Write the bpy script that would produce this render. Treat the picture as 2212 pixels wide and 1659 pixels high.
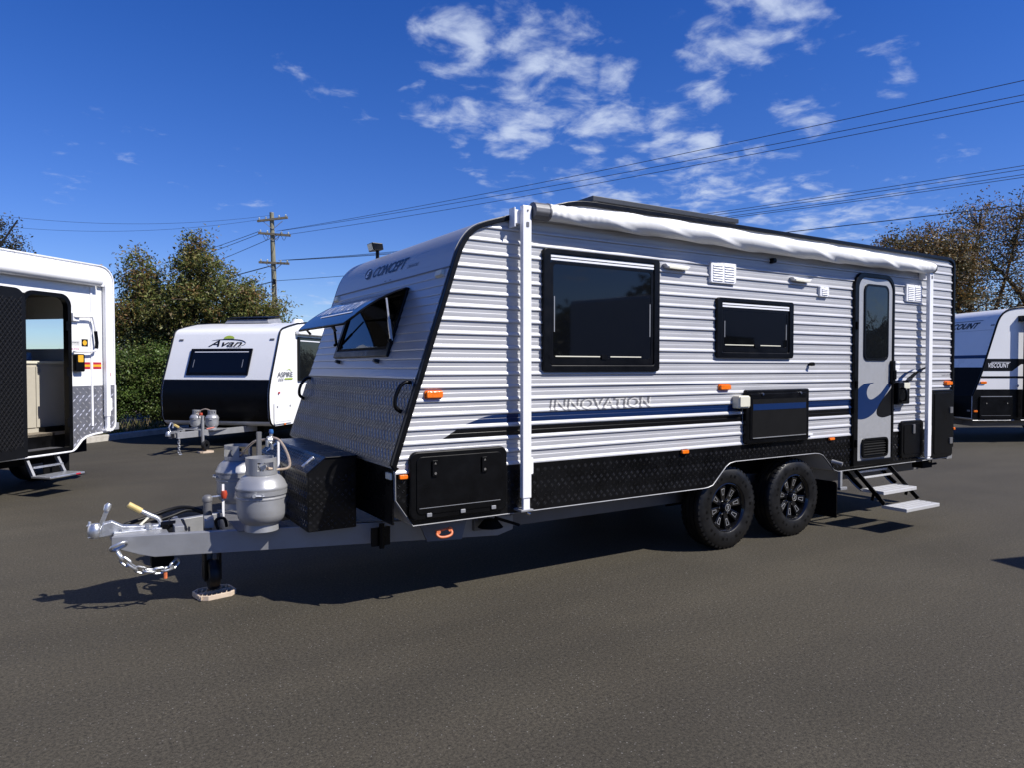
import bpy, bmesh, math, random
import numpy as np
from mathutils import Vector, Matrix
R = math.radians
random.seed(7)
scene = bpy.context.scene
for o in list(bpy.data.objects): bpy.data.objects.remove(o)
col = scene.collection

# ------------------------------------------------------------------ camera
cam_d = bpy.data.cameras.new('camera'); cam = bpy.data.objects.new('camera', cam_d); col.objects.link(cam)
cam.location = (0, 0, 1.63); cam.rotation_euler = (R(90 - 1.386), 0, R(-31.955))
cam_d.sensor_fit = 'HORIZONTAL'; cam_d.sensor_width = 36; cam_d.lens = 0.69378 * 36; cam_d.clip_end = 3000; cam_d.clip_start = 0.05
scene.camera = cam

# ------------------------------------------------------------------ world: clear sky with scattered cloud
world = bpy.data.worlds.new('World'); scene.world = world; world.use_nodes = True
SUN = Vector((0.57, -0.79, 1.0)).normalized()
def build_world():
    nt = world.node_tree; nt.nodes.clear(); N = nt.nodes.new; L = nt.links.new
    out = N('ShaderNodeOutputWorld'); bg = N('ShaderNodeBackground'); bg.inputs[1].default_value = 0.098
    sky = N('ShaderNodeTexSky'); sky.sky_type = 'NISHITA'; sky.sun_disc = False
    sky.sun_elevation = math.asin(SUN.z); sky.sun_rotation = math.atan2(SUN.x, SUN.y)
    sky.altitude = 0; sky.air_density = 1.0; sky.dust_density = 0.0; sky.ozone_density = 5.0
    hs = N('ShaderNodeHueSaturation'); hs.inputs['Hue'].default_value = 0.522; hs.inputs['Saturation'].default_value = 1.30; hs.inputs['Value'].default_value = 1.0
    L(sky.outputs[0], hs.inputs['Color'])
    tc = N('ShaderNodeTexCoord')
    def math_(op, a, b=None, clamp=False):
        m = N('ShaderNodeMath'); m.operation = op; m.use_clamp = clamp
        for i, v in enumerate((a, b)):
            if v is None: continue
            if isinstance(v, (int, float)): m.inputs[i].default_value = v
            else: L(v, m.inputs[i])
        return m.outputs[0]
    # direction projected on a flat cloud layer
    sep = N('ShaderNodeSeparateXYZ'); L(tc.outputs['Generated'], sep.inputs[0])
    zc = math_('MAXIMUM', sep.outputs[2], 0.02); zc = math_('ADD', zc, 0.12)
    u = math_('DIVIDE', sep.outputs[0], zc); v = math_('DIVIDE', sep.outputs[1], zc)
    cmb = N('ShaderNodeCombineXYZ'); L(u, cmb.inputs[0]); L(v, cmb.inputs[1])
    def noise(scale, detail, rough, off=0.0):
        n = N('ShaderNodeTexNoise'); n.noise_dimensions = '3D'; n.inputs['Scale'].default_value = scale; n.inputs['Detail'].default_value = detail
        n.inputs['Roughness'].default_value = rough; n.inputs['Distortion'].default_value = 0.25
        ad = N('ShaderNodeVectorMath'); ad.operation = 'ADD'; ad.inputs[1].default_value = (off, off * .7, off * .3); L(cmb.outputs[0], ad.inputs[0]); L(ad.outputs[0], n.inputs['Vector'])
        return n.outputs['Fac']
    n1 = noise(7.0, 9, 0.57, 3.1); n2 = noise(2.2, 3, 0.5, 11.0)
    wn = N('ShaderNodeTexNoise'); wn.inputs['Scale'].default_value = 9.0; wn.inputs['Detail'].default_value = 4; L(tc.outputs['Generated'], wn.inputs['Vector'])
    wm = N('ShaderNodeVectorMath'); wm.operation = 'MULTIPLY_ADD'; wm.inputs[1].default_value = (.16, .16, .16); wm.inputs[2].default_value = (-.08, -.08, -.08); L(wn.outputs['Color'], wm.inputs[0])
    wd = N('ShaderNodeVectorMath'); wd.operation = 'ADD'; L(tc.outputs['Generated'], wd.inputs[0]); L(wm.outputs[0], wd.inputs[1]); wdn = N('ShaderNodeVectorMath'); wdn.operation = 'NORMALIZE'; L(wd.outputs[0], wdn.inputs[0])
    # cloud groups: azimuth (deg from +Y towards +X), elevation (deg), radius (deg), strength
    groups = CLOUDS
    acc = None
    for az, el, rad, st in groups:
        d = (math.cos(R(el)) * math.sin(R(az)), math.cos(R(el)) * math.cos(R(az)), math.sin(R(el)))
        dt = N('ShaderNodeVectorMath'); dt.operation = 'DOT_PRODUCT'; L(wdn.outputs[0], dt.inputs[0]); dt.inputs[1].default_value = d
        m = N('ShaderNodeMapRange'); m.interpolation_type = 'SMOOTHSTEP'; m.inputs['From Min'].default_value = math.cos(R(rad * 2.3)); m.inputs['From Max'].default_value = 1.0; m.inputs['To Max'].default_value = st; L(dt.outputs['Value'], m.inputs['Value']); e = m.outputs[0]
        acc = e if acc is None else math_('MAXIMUM', acc, e)
    # the same kind of scattered cloud goes on all round, outside the part of the sky in the photograph
    fd = (math.sin(R(32)) * math.cos(R(14)), math.cos(R(32)) * math.cos(R(14)), math.sin(R(14)))
    dt = N('ShaderNodeVectorMath'); dt.operation = 'DOT_PRODUCT'; L(tc.outputs['Generated'], dt.inputs[0]); dt.inputs[1].default_value = fd
    m = N('ShaderNodeMapRange'); m.inputs['From Min'].default_value = .70; m.inputs['From Max'].default_value = .78; m.inputs['To Min'].default_value = 1.0; m.inputs['To Max'].default_value = 0.0; L(dt.outputs['Value'], m.inputs['Value'])
    pn = N('ShaderNodeMapRange'); pn.interpolation_type = 'SMOOTHSTEP'; pn.inputs['From Min'].default_value = .52; pn.inputs['From Max'].default_value = .66; L(n2, pn.inputs['Value'])
    acc = math_('MAXIMUM', acc, math_('MULTIPLY', m.outputs[0], pn.outputs[0]))
    th = math_('ADD', math_('MULTIPLY', acc, -0.345), 0.735)
    f = math_('SUBTRACT', n1, th)
    mr = N('ShaderNodeMapRange'); mr.interpolation_type = 'SMOOTHSTEP'; mr.inputs['From Min'].default_value = 0.0; mr.inputs['From Max'].default_value = 0.33
    mr.inputs['To Min'].default_value = 0.0; mr.inputs['To Max'].default_value = 0.86; L(f, mr.inputs['Value'])
    up = N('ShaderNodeMapRange'); up.inputs['From Min'].default_value = 0.0; up.inputs['From Max'].default_value = 0.06; L(sep.outputs[2], up.inputs['Value'])
    fac = math_('MULTIPLY', mr.outputs[0], up.outputs[0])
    mix = N('ShaderNodeMixRGB'); mix.inputs[2].default_value = (4.9, 5.6, 7.1, 1); L(fac, mix.inputs[0])
    hz = N('ShaderNodeMapRange'); hz.interpolation_type = 'SMOOTHSTEP'; hz.inputs['From Min'].default_value = -.02; hz.inputs['From Max'].default_value = .40; L(sep.outputs[2], hz.inputs['Value'])
    tint = N('ShaderNodeMixRGB'); tint.inputs[1].default_value = (.76, .80, .98, 1); tint.inputs[2].default_value = (1, 1, 1, 1); L(hz.outputs[0], tint.inputs[0])
    mul = N('ShaderNodeMixRGB'); mul.blend_type = 'MULTIPLY'; mul.inputs[0].default_value = 1.0; L(hs.outputs[0], mul.inputs[1]); L(tint.outputs[0], mul.inputs[2]); L(mul.outputs[0], mix.inputs[1])
    L(mix.outputs[0], bg.inputs[0]); L(bg.outputs[0], out.inputs[0])
def px_dir(px, py):
    # photograph position (2212 px wide view) -> azimuth / elevation of that part of the sky
    f = 0.69378 * 2212; a = (px - 1106) / f; b = -(py - 829.5) / f
    yaw, pit = R(31.955), R(-1.386)
    fw = Vector((math.sin(yaw) * math.cos(pit), math.cos(yaw) * math.cos(pit), math.sin(pit))); r = Vector((math.cos(yaw), -math.sin(yaw), 0)); u = r.cross(fw)
    d = (fw + r * a + u * b).normalized()
    return math.degrees(math.atan2(d.x, d.y)), math.degrees(math.asin(d.z))
CL = [(1020,100,58,1),(1180,115,75,1),(1325,150,45,.95),(1140,8,50,.9),(985,230,68,1),(1090,255,70,1),(1205,255,58,1),
      (765,215,45,.75),(1352,235,36,.8),(1485,250,72,1),(1540,130,62,1),(1620,60,72,1),(1730,75,62,.9),(1745,215,60,.9),
      (1900,140,50,.7),(1450,35,42,.7),(1290,350,85,.95),(1420,385,60,.8),(1520,420,85,1),(1580,360,60,.95),
      (1670,455,95,1),(1830,490,85,.8),(1100,420,55,.65),(2045,368,45,.75),(1930,420,50,.6),(640,150,55,.55),(190,325,75,.6),(370,370,45,.5),
      (510,435,55,.55),(655,640,50,.7)]
CLOUDS = []
for x_, y_, r_, s_ in CL:
    a_, e_ = px_dir(x_, y_); CLOUDS.append((a_, e_, math.degrees(r_ / (0.69378 * 2212)) * .9, s_))
build_world()

# ------------------------------------------------------------------ sun, exposure
sun_d = bpy.data.lights.new('sun', 'SUN'); sun_d.energy = 5.0; sun_d.angle = R(0.5); sun_d.color = (1.0, 0.955, 0.89)
sun = bpy.data.objects.new('sun', sun_d); col.objects.link(sun); sun.location = (20, -30, 40)
sun.rotation_euler = SUN.to_track_quat('Z', 'Y').to_euler()
vs = scene.view_settings; vs.view_transform = 'Standard'; vs.look = 'None'; vs.exposure = 0.40; vs.gamma = 1.0; vs.use_curve_mapping = False

# ------------------------------------------------------------------ materials
def mat(name, color, rough=.5, metal=0., spec=.5, var=0., vscale=6., bump=0., bscale=40., coat=0., stretch=None, rvar=0., trans=0., color2=None):
    m = bpy.data.materials.new(name); m.use_nodes = True; nt = m.node_tree; N = nt.nodes.new; L = nt.links.new
    p = nt.nodes['Principled BSDF']; c = (*color, 1)
    p.inputs['Base Color'].default_value = c; p.inputs['Roughness'].default_value = rough; p.inputs['Metallic'].default_value = metal
    p.inputs['Specular IOR Level'].default_value = spec; p.inputs['Coat Weight'].default_value = coat; p.inputs['Coat Roughness'].default_value = .08
    if trans: p.inputs['Transmission Weight'].default_value = trans
    tc = N('ShaderNodeTexCoord'); src = tc.outputs['Object']
    if stretch:
        mp = N('ShaderNodeMapping'); mp.inputs['Scale'].default_value = stretch; L(src, mp.inputs[0]); src = mp.outputs[0]
    if var or rvar or color2:
        n = N('ShaderNodeTexNoise'); n.inputs['Scale'].default_value = vscale; n.inputs['Detail'].default_value = 6; n.inputs['Roughness'].default_value = .6; L(src, n.inputs['Vector'])
        if var or color2:
            mx = N('ShaderNodeMixRGB'); mr = N('ShaderNodeMapRange'); mr.inputs['From Min'].default_value = .3; mr.inputs['From Max'].default_value = .7; L(n.outputs['Fac'], mr.inputs['Value']); L(mr.outputs[0], mx.inputs[0])
            mx.inputs[1].default_value = tuple(max(0, k * (1 - var)) for k in color) + (1,); mx.inputs[2].default_value = (*(color2 or tuple(min(1, k * (1 + var)) for k in color)), 1); L(mx.outputs[0], p.inputs['Base Color'])
        if rvar:
            mr2 = N('ShaderNodeMapRange'); mr2.inputs['From Min'].default_value = .3; mr2.inputs['From Max'].default_value = .7; mr2.inputs['To Min'].default_value = max(.02, rough - rvar); mr2.inputs['To Max'].default_value = rough + rvar
            L(n.outputs['Fac'], mr2.inputs['Value']); L(mr2.outputs[0], p.inputs['Roughness'])
    if bump:
        n2 = N('ShaderNodeTexNoise'); n2.inputs['Scale'].default_value = bscale; n2.inputs['Detail'].default_value = 4; L(src, n2.inputs['Vector'])
        b = N('ShaderNodeBump'); b.inputs['Strength'].default_value = bump; b.inputs['Distance'].default_value = .01; L(n2.outputs['Fac'], b.inputs['Height']); L(b.outputs[0], p.inputs['Normal'])
    return m
M = {}
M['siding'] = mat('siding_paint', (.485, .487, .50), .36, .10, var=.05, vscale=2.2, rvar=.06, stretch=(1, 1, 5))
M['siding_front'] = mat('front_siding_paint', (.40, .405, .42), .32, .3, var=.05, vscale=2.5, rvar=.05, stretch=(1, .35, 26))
M['roof_sheet'] = mat('roof_sheet', (.66, .67, .70), .38, .3, var=.05, vscale=2)
M['white'] = mat('white_gelcoat', (.80, .80, .79), .30, var=.03, vscale=1.5, rvar=.05, coat=.2)
M['white_metal'] = mat('white_powdercoat', (.79, .79, .80), .35, var=.04, vscale=4, rvar=.05)
M['fabric'] = mat('awning_vinyl', (.82, .82, .80), .55, var=.03, vscale=3, bump=.12, bscale=28)
M['black'] = mat('black_plastic', (.0022, .0022, .0025), .34, spec=.2, var=.25, vscale=8, rvar=.08)
M['black_matte'] = mat('black_rubber', (.003, .003, .0033), .75, spec=.15, var=.3, vscale=12)
M['black_plate'] = mat('black_checker_plate', (.003, .003, .0034), .30, .05, spec=.28, var=.3, vscale=5, rvar=.1)
M['black_tread'] = mat('glint_black_tread', (.085, .085, .09), .24, .7, var=.3, vscale=14, rvar=.08)  # glints on the raised bars painted in as a lighter, shinier base
M['grey_tread'] = mat('highlight_grey_tread', (.42, .42, .41), .34, .5, var=.25, vscale=9, rvar=.08)  # bars painted lighter than the plate, since diffuse shade barely picks them out
M['grey_plate'] = mat('dark_grey_checker_plate', (.080, .080, .082), .42, .4, var=.18, vscale=3, rvar=.08)
M['alu_plate'] = mat('bright_checker_plate', (.36, .36, .39), .34, .75, var=.12, vscale=6, rvar=.08)
M['alu_tread'] = mat('bright_checker_tread', (.72, .72, .74), .28, .7, var=.1, vscale=9)
M['alu'] = mat('brushed_aluminium', (.62, .63, .65), .34, .8, var=.08, vscale=14, rvar=.08)
M['tread_alu'] = mat('step_aluminium', (.60, .60, .60), .4, .35, var=.06, vscale=16)
M['galv'] = mat('silver_painted_steel', (.30, .305, .315), .42, .35, var=.08, vscale=7, rvar=.08, bump=.05, bscale=60)
M['galv_dark'] = mat('chassis_paint', (.15, .15, .155), .5, .3, var=.12, vscale=6, rvar=.08)
M['solar_frame'] = mat('dark_anodised_frame', (.055, .058, .062), .45, .5, var=.1, vscale=8)
M['zinc'] = mat('zinc_plated_steel', (.58, .59, .60), .36, .85, var=.16, vscale=20, rvar=.12, bump=.1, bscale=80)
M['cyl'] = mat('gas_cylinder_silver', (.36, .365, .375), .40, .45, var=.05, vscale=8, rvar=.06, bump=.03, bscale=90)
M['chrome'] = mat('chrome', (.75, .75, .76), .12, 1.0, var=.05, vscale=10)
M['glass'] = mat('tinted_acrylic', (.003, .0035, .0045), .035, spec=.45, bump=.02, bscale=3.0)
M['glass_wavy'] = mat('tinted_acrylic_wavy', (.005, .006, .008), .05, spec=.55, bump=.30, bscale=4.0)
M['hopper'] = mat('hopper_acrylic', (.006, .008, .014), .05, spec=.6, bump=.02, bscale=2.0)
M['amber'] = mat('amber_lens', (.85, .17, .008), .18, spec=.6, var=.2, vscale=30, bump=.15, bscale=150)
M['cream'] = mat('cream_plastic', (.66, .64, .52), .4, var=.05, vscale=12)
M['redknob'] = mat('red_rubber_grip', (.42, .05, .02), .5, var=.15, vscale=30)
M['orange_steel'] = mat('orange_shackle_paint', (.60, .16, .06), .45, var=.15, vscale=30)
M['yellow_grip'] = mat('yellow_grip', (.55, .42, .16), .5, var=.15, vscale=30)
M['blue'] = mat('blue_vinyl', (.006, .022, .085), .3, spec=.3, var=.05, vscale=5)
M['decal_black'] = mat('black_vinyl', (.004, .004, .0045), .35, spec=.3, var=.1, vscale=5)
M['decal_grey'] = mat('grey_lettering', (.16, .16, .17), .35, var=.15, vscale=10)
M['decal_silver'] = mat('silver_lettering', (.62, .61, .58), .35, .1, var=.18, vscale=14)
M['navy'] = mat('navy_lettering', (.008, .012, .035), .35, var=.1, vscale=10)
M['decal_white'] = mat('white_vinyl', (.78, .79, .82), .35, var=.03, vscale=10)
M['green'] = mat('green_vinyl', (.36, .46, .05), .4, var=.05, vscale=10)
M['redv'] = mat('red_vinyl', (.42, .02, .04), .35, var=.05, vscale=10)
M['yellowv'] = mat('yellow_vinyl', (.75, .40, .03), .35, var=.05, vscale=10)
M['silver_paint'] = mat('silver_door_paint', (.38, .385, .395), .38, .25, var=.04, vscale=30, rvar=.05)
M['tyre'] = mat('tyre_rubber', (.0055, .0055, .006), .45, spec=.35, var=.25, vscale=10, rvar=.12)
M['rim'] = mat('black_alloy', (.006, .006, .007), .12, .2, coat=.6, var=.2, vscale=8)
M['pad'] = mat('cream_plastic_pad', (.55, .44, .33), .5, var=.1, vscale=25)
M['cable'] = mat('black_cable', (.005, .005, .005), .5, spec=.3, var=.2, vscale=20)
M['hose'] = mat('braided_hose', (.52, .42, .33), .35, .5, var=.2, vscale=60)
M['bluecap'] = mat('blue_cap', (.03, .12, .35), .35, var=.1, vscale=30)
M['cupboard'] = mat('beige_laminate', (.43, .40, .33), .45, var=.05, vscale=6)
M['interior'] = mat('interior_lining', (.20, .17, .13), .6, var=.1, vscale=5)
M['mesh_door'] = mat('dark_screen_door', (.004, .004, .0045), .45, spec=.25, var=.2, vscale=8)
M['mesh_bar'] = mat('screen_diamond_bar', (.022, .022, .024), .4, .4, var=.2, vscale=20)
M['pole'] = mat('weathered_pole_timber', (.20, .19, .13), .85, var=.25, vscale=3, stretch=(8, 8, .6), bump=.3, bscale=14)
M['arm'] = mat('crossarm_timber', (.16, .14, .10), .85, var=.25, vscale=5, bump=.2, bscale=20)
M['insul'] = mat('insulator_ceramic', (.42, .45, .42), .25, var=.2, vscale=12)
M['wire'] = mat('power_wire', (.03, .03, .032), .5, .2, var=.1, vscale=10)
M['bark'] = mat('tree_bark', (.085, .065, .05), .9, var=.35, vscale=8, bump=.5, bscale=30)
M['kerb'] = mat('kerb_concrete', (.36, .34, .30), .9, var=.2, vscale=9, bump=.3, bscale=60)
M['soil'] = mat('garden_mulch', (.075, .055, .038), .95, var=.45, vscale=25, bump=.8, bscale=50)
def asphalt():
    m = bpy.data.materials.new('asphalt'); m.use_nodes = True; nt = m.node_tree; N = nt.nodes.new; L = nt.links.new
    p = nt.nodes['Principled BSDF']; p.inputs['Roughness'].default_value = .84; p.inputs['Specular IOR Level'].default_value = .3
    tc = N('ShaderNodeTexCoord'); src = tc.outputs['Object']
    def noise(s, d, r=.6, dist=0):
        n = N('ShaderNodeTexNoise'); n.inputs['Scale'].default_value = s; n.inputs['Detail'].default_value = d; n.inputs['Roughness'].default_value = r; n.inputs['Distortion'].default_value = dist; L(src, n.inputs['Vector']); return n.outputs['Fac']
    def ramp(x, a, b, c0, c1):
        r = N('ShaderNodeValToRGB'); r.color_ramp.elements[0].position = a; r.color_ramp.elements[1].position = b; r.color_ramp.elements[0].color = (*c0, 1); r.color_ramp.elements[1].color = (*c1, 1); L(x, r.inputs[0]); return r.outputs[0]
    def mix(kind, a, b, f):
        x = N('ShaderNodeMixRGB'); x.blend_type = kind; L(a, x.inputs[1]); L(b, x.inputs[2])
        if isinstance(f, float): x.inputs[0].default_value = f
        else: L(f, x.inputs[0])
        return x.outputs[0]
    base = ramp(noise(.45, 6, .6, .4), .35, .68, (.0435, .0385, .0285), (.0575, .0515, .039))
    streak_mp = N('ShaderNodeMapping'); streak_mp.inputs['Scale'].default_value = (.25, 1.6, 1); streak_mp.inputs['Rotation'].default_value = (0, 0, R(-25)); L(src, streak_mp.inputs[0])
    sn = N('ShaderNodeTexNoise'); sn.inputs['Scale'].default_value = 1.2; sn.inputs['Detail'].default_value = 5; L(streak_mp.outputs[0], sn.inputs['Vector'])
    base = mix('MULTIPLY', base, ramp(sn.outputs['Fac'], .35, .65, (.90, .90, .91), (1.06, 1.05, 1.04)), 1.0)
    grit = ramp(noise(58, 5, .9), .32, .68, (.12, .12, .12), (1.98, 1.95, 1.86))
    base = mix('MULTIPLY', base, grit, 1.0)
    v = N('ShaderNodeTexVoronoi'); v.inputs['Scale'].default_value = 95; L(src, v.inputs['Vector'])
    vr = N('ShaderNodeSeparateColor'); L(v.outputs['Color'], vr.inputs[0])
    gt = N('ShaderNodeMath'); gt.operation = 'GREATER_THAN'; gt.inputs[1].default_value = .955; L(vr.outputs[0], gt.inputs[0])
    lt = N('ShaderNodeMath'); lt.operation = 'LESS_THAN'; lt.inputs[1].default_value = .33; L(v.outputs['Distance'], lt.inputs[0])
    sp = N('ShaderNodeMath'); sp.operation = 'MULTIPLY'; L(gt.outputs[0], sp.inputs[0]); L(lt.outputs[0], sp.inputs[1])
    stone = N('ShaderNodeMixRGB'); stone.inputs[1].default_value = (.09, .08, .07, 1); stone.inputs[2].default_value = (.18, .17, .15, 1); L(vr.outputs[1], stone.inputs[0])
    base = mix('MIX', base, stone.outputs[0], sp.outputs[0])
    # dark oil spots
    oil = noise(.9, 3, .5, .6); om = N('ShaderNodeMapRange'); om.inputs['From Min'].default_value = .70; om.inputs['From Max'].default_value = .78; om.inputs['To Max'].default_value = .35; L(oil, om.inputs['Value'])
    dk = N('ShaderNodeRGB'); dk.outputs[0].default_value = (.035, .033, .03, 1)
    base = mix('MIX', base, dk.outputs[0], om.outputs[0])
    L(base, p.inputs['Base Color'])
    b = N('ShaderNodeBump'); b.inputs['Strength'].default_value = .55; b.inputs['Distance'].default_value = .006; L(noise(110, 3, .7), b.inputs['Height']); L(b.outputs[0], p.inputs['Normal'])
    return m
M['asphalt'] = asphalt()
def leaf_mat(name, rough=.5):
    m = bpy.data.materials.new(name); m.use_nodes = True; nt = m.node_tree; N = nt.nodes.new; L = nt.links.new
    p = nt.nodes['Principled BSDF']; p.inputs['Roughness'].default_value = rough; p.inputs['Specular IOR Level'].default_value = .35
    a = N('ShaderNodeAttribute'); a.attribute_name = 'leaf_colour'; L(a.outputs['Color'], p.inputs['Base Color'])
    t = N('ShaderNodeBsdfTranslucent'); L(a.outputs['Color'], t.inputs['Color'])
    mx = N('ShaderNodeMixShader'); mx.inputs[0].default_value = .28; out = nt.nodes['Material Output']
    L(p.outputs[0], mx.inputs[1]); L(t.outputs[0], mx.inputs[2]); L(mx.outputs[0], out.inputs['Surface'])
    return m
M['leaf'] = leaf_mat('leaf_surface')

# ------------------------------------------------------------------ mesh helpers
class MB:
    def __init__(s): s.v = []; s.f = []
    def add(s, vs, fs):
        n = len(s.v); s.v += [tuple(p) for p in vs]; s.f += [tuple(i + n for i in f) for f in fs]; return s
    def box(s, x0, x1, y0, y1, z0, z1):
        return s.add([(x0,y0,z0),(x1,y0,z0),(x1,y1,z0),(x0,y1,z0),(x0,y0,z1),(x1,y0,z1),(x1,y1,z1),(x0,y1,z1)],
                     [(0,3,2,1),(4,5,6,7),(0,1,5,4),(1,2,6,5),(2,3,7,6),(3,0,4,7)])
    def beam(s, a, b, w, h, up=(0, 0, 1)):
        a = Vector(a); b = Vector(b); d = (b - a).normalized(); up = Vector(up)
        if abs(d.dot(up)) > .98: up = Vector((1, 0, 0))
        r = d.cross(up).normalized() * (w / 2); u = r.cross(d).normalized() * (h / 2)
        vs = [p + q for p in (a, b) for q in (-r - u, r - u, r + u, -r + u)]
        return s.add(vs, [(0,1,2,3)[::-1],(4,5,6,7),(0,1,5,4),(1,2,6,5),(2,3,7,6),(3,0,4,7)])
    def prism(s, poly, a, b, axis='y'):
        n = len(poly); P = lambda p, t: {'y': (p[0], t, p[1]), 'x': (t, p[0], p[1]), 'z': (p[0], p[1], t)}[axis]
        vs = [P(p, a) for p in poly] + [P(p, b) for p in poly]
        fs = [tuple(range(n)), tuple(range(2 * n - 1, n - 1, -1))] + [(i, i + n, (i + 1) % n + n, (i + 1) % n) for i in range(n)]
        return s.add(vs, fs)
    def ring(s, outer, inner, a, b, axis='y'):
        n = len(outer); assert n == len(inner); P = lambda p, t: {'y': (p[0], t, p[1]), 'x': (t, p[0], p[1]), 'z': (p[0], p[1], t)}[axis]
        vs = [P(p, a) for p in outer] + [P(p, a) for p in inner] + [P(p, b) for p in outer] + [P(p, b) for p in inner]; fs = []
        for i in range(n):
            j = (i + 1) % n
            fs += [(i, j, n + j, n + i), (2*n+i, 3*n+i, 3*n+j, 2*n+j), (i, 2*n+i, 2*n+j, j), (n+i, n+j, 3*n+j, 3*n+i)]
        return s.add(vs, fs)
    def tube(s, path, r, n=8, cap=True, closed=False):
        P = [Vector(p) for p in path]; rr = r if isinstance(r, (list, tuple)) else [r] * len(P); k = len(P); prev = None; vs = []
        for i in range(k):
            if closed: d = (P[(i + 1) % k] - P[i - 1])
            else: d = P[min(i + 1, k - 1)] - P[max(i - 1, 0)]
            d = d.normalized() if d.length > 1e-9 else Vector((0, 0, 1))
            if prev is None:
                a = Vector((0, 0, 1)) if abs(d.z) < .9 else Vector((1, 0, 0)); u = d.cross(a).normalized()
            else:
                u = prev - d * prev.dot(d); u = u.normalized() if u.length > 1e-6 else d.orthogonal().normalized()
            prev = u; w = d.cross(u)
            vs += [P[i] + (u * math.cos(2*math.pi*j/n) + w * math.sin(2*math.pi*j/n)) * rr[i] for j in range(n)]
        fs = []
        for i in range(k if closed else k - 1):
            q = (i + 1) % k
            for j in range(n): fs.append((i*n+j, i*n+(j+1) % n, q*n+(j+1) % n, q*n+j))
        if cap and not closed: fs += [tuple(range(n))[::-1], tuple((k-1)*n + j for j in range(n))]
        return s.add(vs, fs)
    def lathe(s, prof, origin=(0, 0, 0), axis='z', n=32, cap=False):
        ox, oy, oz = origin; vs = []; k = len(prof)
        for r, h in prof:
            for j in range(n):
                a = 2 * math.pi * j / n; c, q = math.cos(a) * r, math.sin(a) * r
                vs.append({'z': (ox + c, oy + q, oz + h), 'y': (ox + c, oy + h, oz + q), 'x': (ox + h, oy + c, oz + q)}[axis])
        fs = [(i*n+j, i*n+(j+1) % n, (i+1)*n+(j+1) % n, (i+1)*n+j) for i in range(k-1) for j in range(n)]
        if cap: fs += [tuple(range(n))[::-1], tuple((k-1)*n + j for j in range(n))]
        return s.add(vs, fs)
    def mesh(s, name, smooth=None):
        me = bpy.data.meshes.new(name); me.from_pydata(s.v, [], s.f); me.validate(verbose=False)
        b = bmesh.new(); b.from_mesh(me); bmesh.ops.recalc_face_normals(b, faces=b.faces); b.to_mesh(me); b.free()
        if smooth is not None:
            me.polygons.foreach_set('use_smooth', [True] * len(me.polygons)); me.set_sharp_from_angle(angle=R(smooth))
        me.update(); return me
def link(name, me, material, parent=None, bevel=0):
    o = bpy.data.objects.new(name, me); col.objects.link(o)
    if material is not None and len(me.materials) == 0: me.materials.append(M[material])
    if parent is not None:
        o.parent = parent
        if parent.type == 'EMPTY' and parent.get('world_space'): o.matrix_parent_inverse = Matrix.Translation(parent.location).inverted()
    if bevel:
        bv = o.modifiers.new('bevel', 'BEVEL'); bv.width = bevel; bv.segments = 2; bv.limit_method = 'ANGLE'; bv.angle_limit = R(40)
    return o
def part(name, mb, material, parent=None, smooth=None, bevel=0):
    return link(name, mb.mesh(name, smooth), material, parent, bevel)
def thing(name, label, cat, loc=(0, 0, 0), rotz=0, group=None, world_space=False):
    o = bpy.data.objects.new(name, None); col.objects.link(o); o.location = loc; o.rotation_euler = (0, 0, rotz); o.empty_display_size = .2
    o['label'] = label; o['category'] = cat
    if group: o['group'] = group
    if world_space: o['world_space'] = 1
    return o
def tag(o, label, cat, group=None, kind=None):
    if label: o['label'] = label
    if cat: o['category'] = cat
    if group: o['group'] = group
    if kind: o['kind'] = kind
    return o
def copy_tree(o, parent=None):
    c = o.copy(); col.objects.link(c)
    if parent is not None:
        inv = o.matrix_parent_inverse.copy(); c.parent = parent; c.matrix_parent_inverse = inv
    for ch in list(o.children): copy_tree(ch, c)
    return c
def rrect(x0, x1, z0, z1, r, n=6, rs=None):
    rs = rs or (r, r, r, r); pts = []
    for (cx, cz, a0), q in zip(((x1, z1, 0), (x0, z1, 90), (x0, z0, 180), (x1, z0, 270)), rs):
        sx = -1 if cx == x1 else 1; sz = -1 if cz == z1 else 1
        for i in range(n + 1):
            a = R(a0 + 90 * i / n); pts.append((cx + sx * q + q * math.cos(a), cz + sz * q + q * math.sin(a)))
    return pts
def smooth_path(pts, k=6):
    P = [Vector(p) for p in pts]; out = []
    for i in range(len(P) - 1):
        p0 = P[max(i - 1, 0)]; p1 = P[i]; p2 = P[i + 1]; p3 = P[min(i + 2, len(P) - 1)]
        for j in range(k):
            t = j / k; out.append(.5 * ((2*p1) + (-p0+p2)*t + (2*p0-5*p1+4*p2-p3)*t*t + (-p0+3*p1-3*p2+p3)*t**3))
    out.append(P[-1]); return out
def text_geo(txt, shear=0., bold=0., spacing=1.0):
    c = bpy.data.curves.new('lettering', 'FONT'); c.body = txt; c.shear = shear; c.offset = bold; c.space_character = spacing; c.size = 1; c.resolution_u = 3
    o = bpy.data.objects.new('lettering', c); col.objects.link(o); dg = bpy.context.evaluated_depsgraph_get()
    me = bpy.data.meshes.new_from_object(o.evaluated_get(dg)); bpy.data.objects.remove(o); bpy.data.curves.remove(c)
    vs = [tuple(v.co) for v in me.vertices]; fs = [tuple(p.vertices) for p in me.polygons]; bpy.data.meshes.remove(me)
    xs = [v[0] for v in vs]; ys = [v[1] for v in vs]; x0, x1, y0, y1 = min(xs), max(xs), min(ys), max(ys)
    return [((v[0]-x0)/(x1-x0), (v[1]-y0)/(y1-y0)) for v in vs], fs
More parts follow.
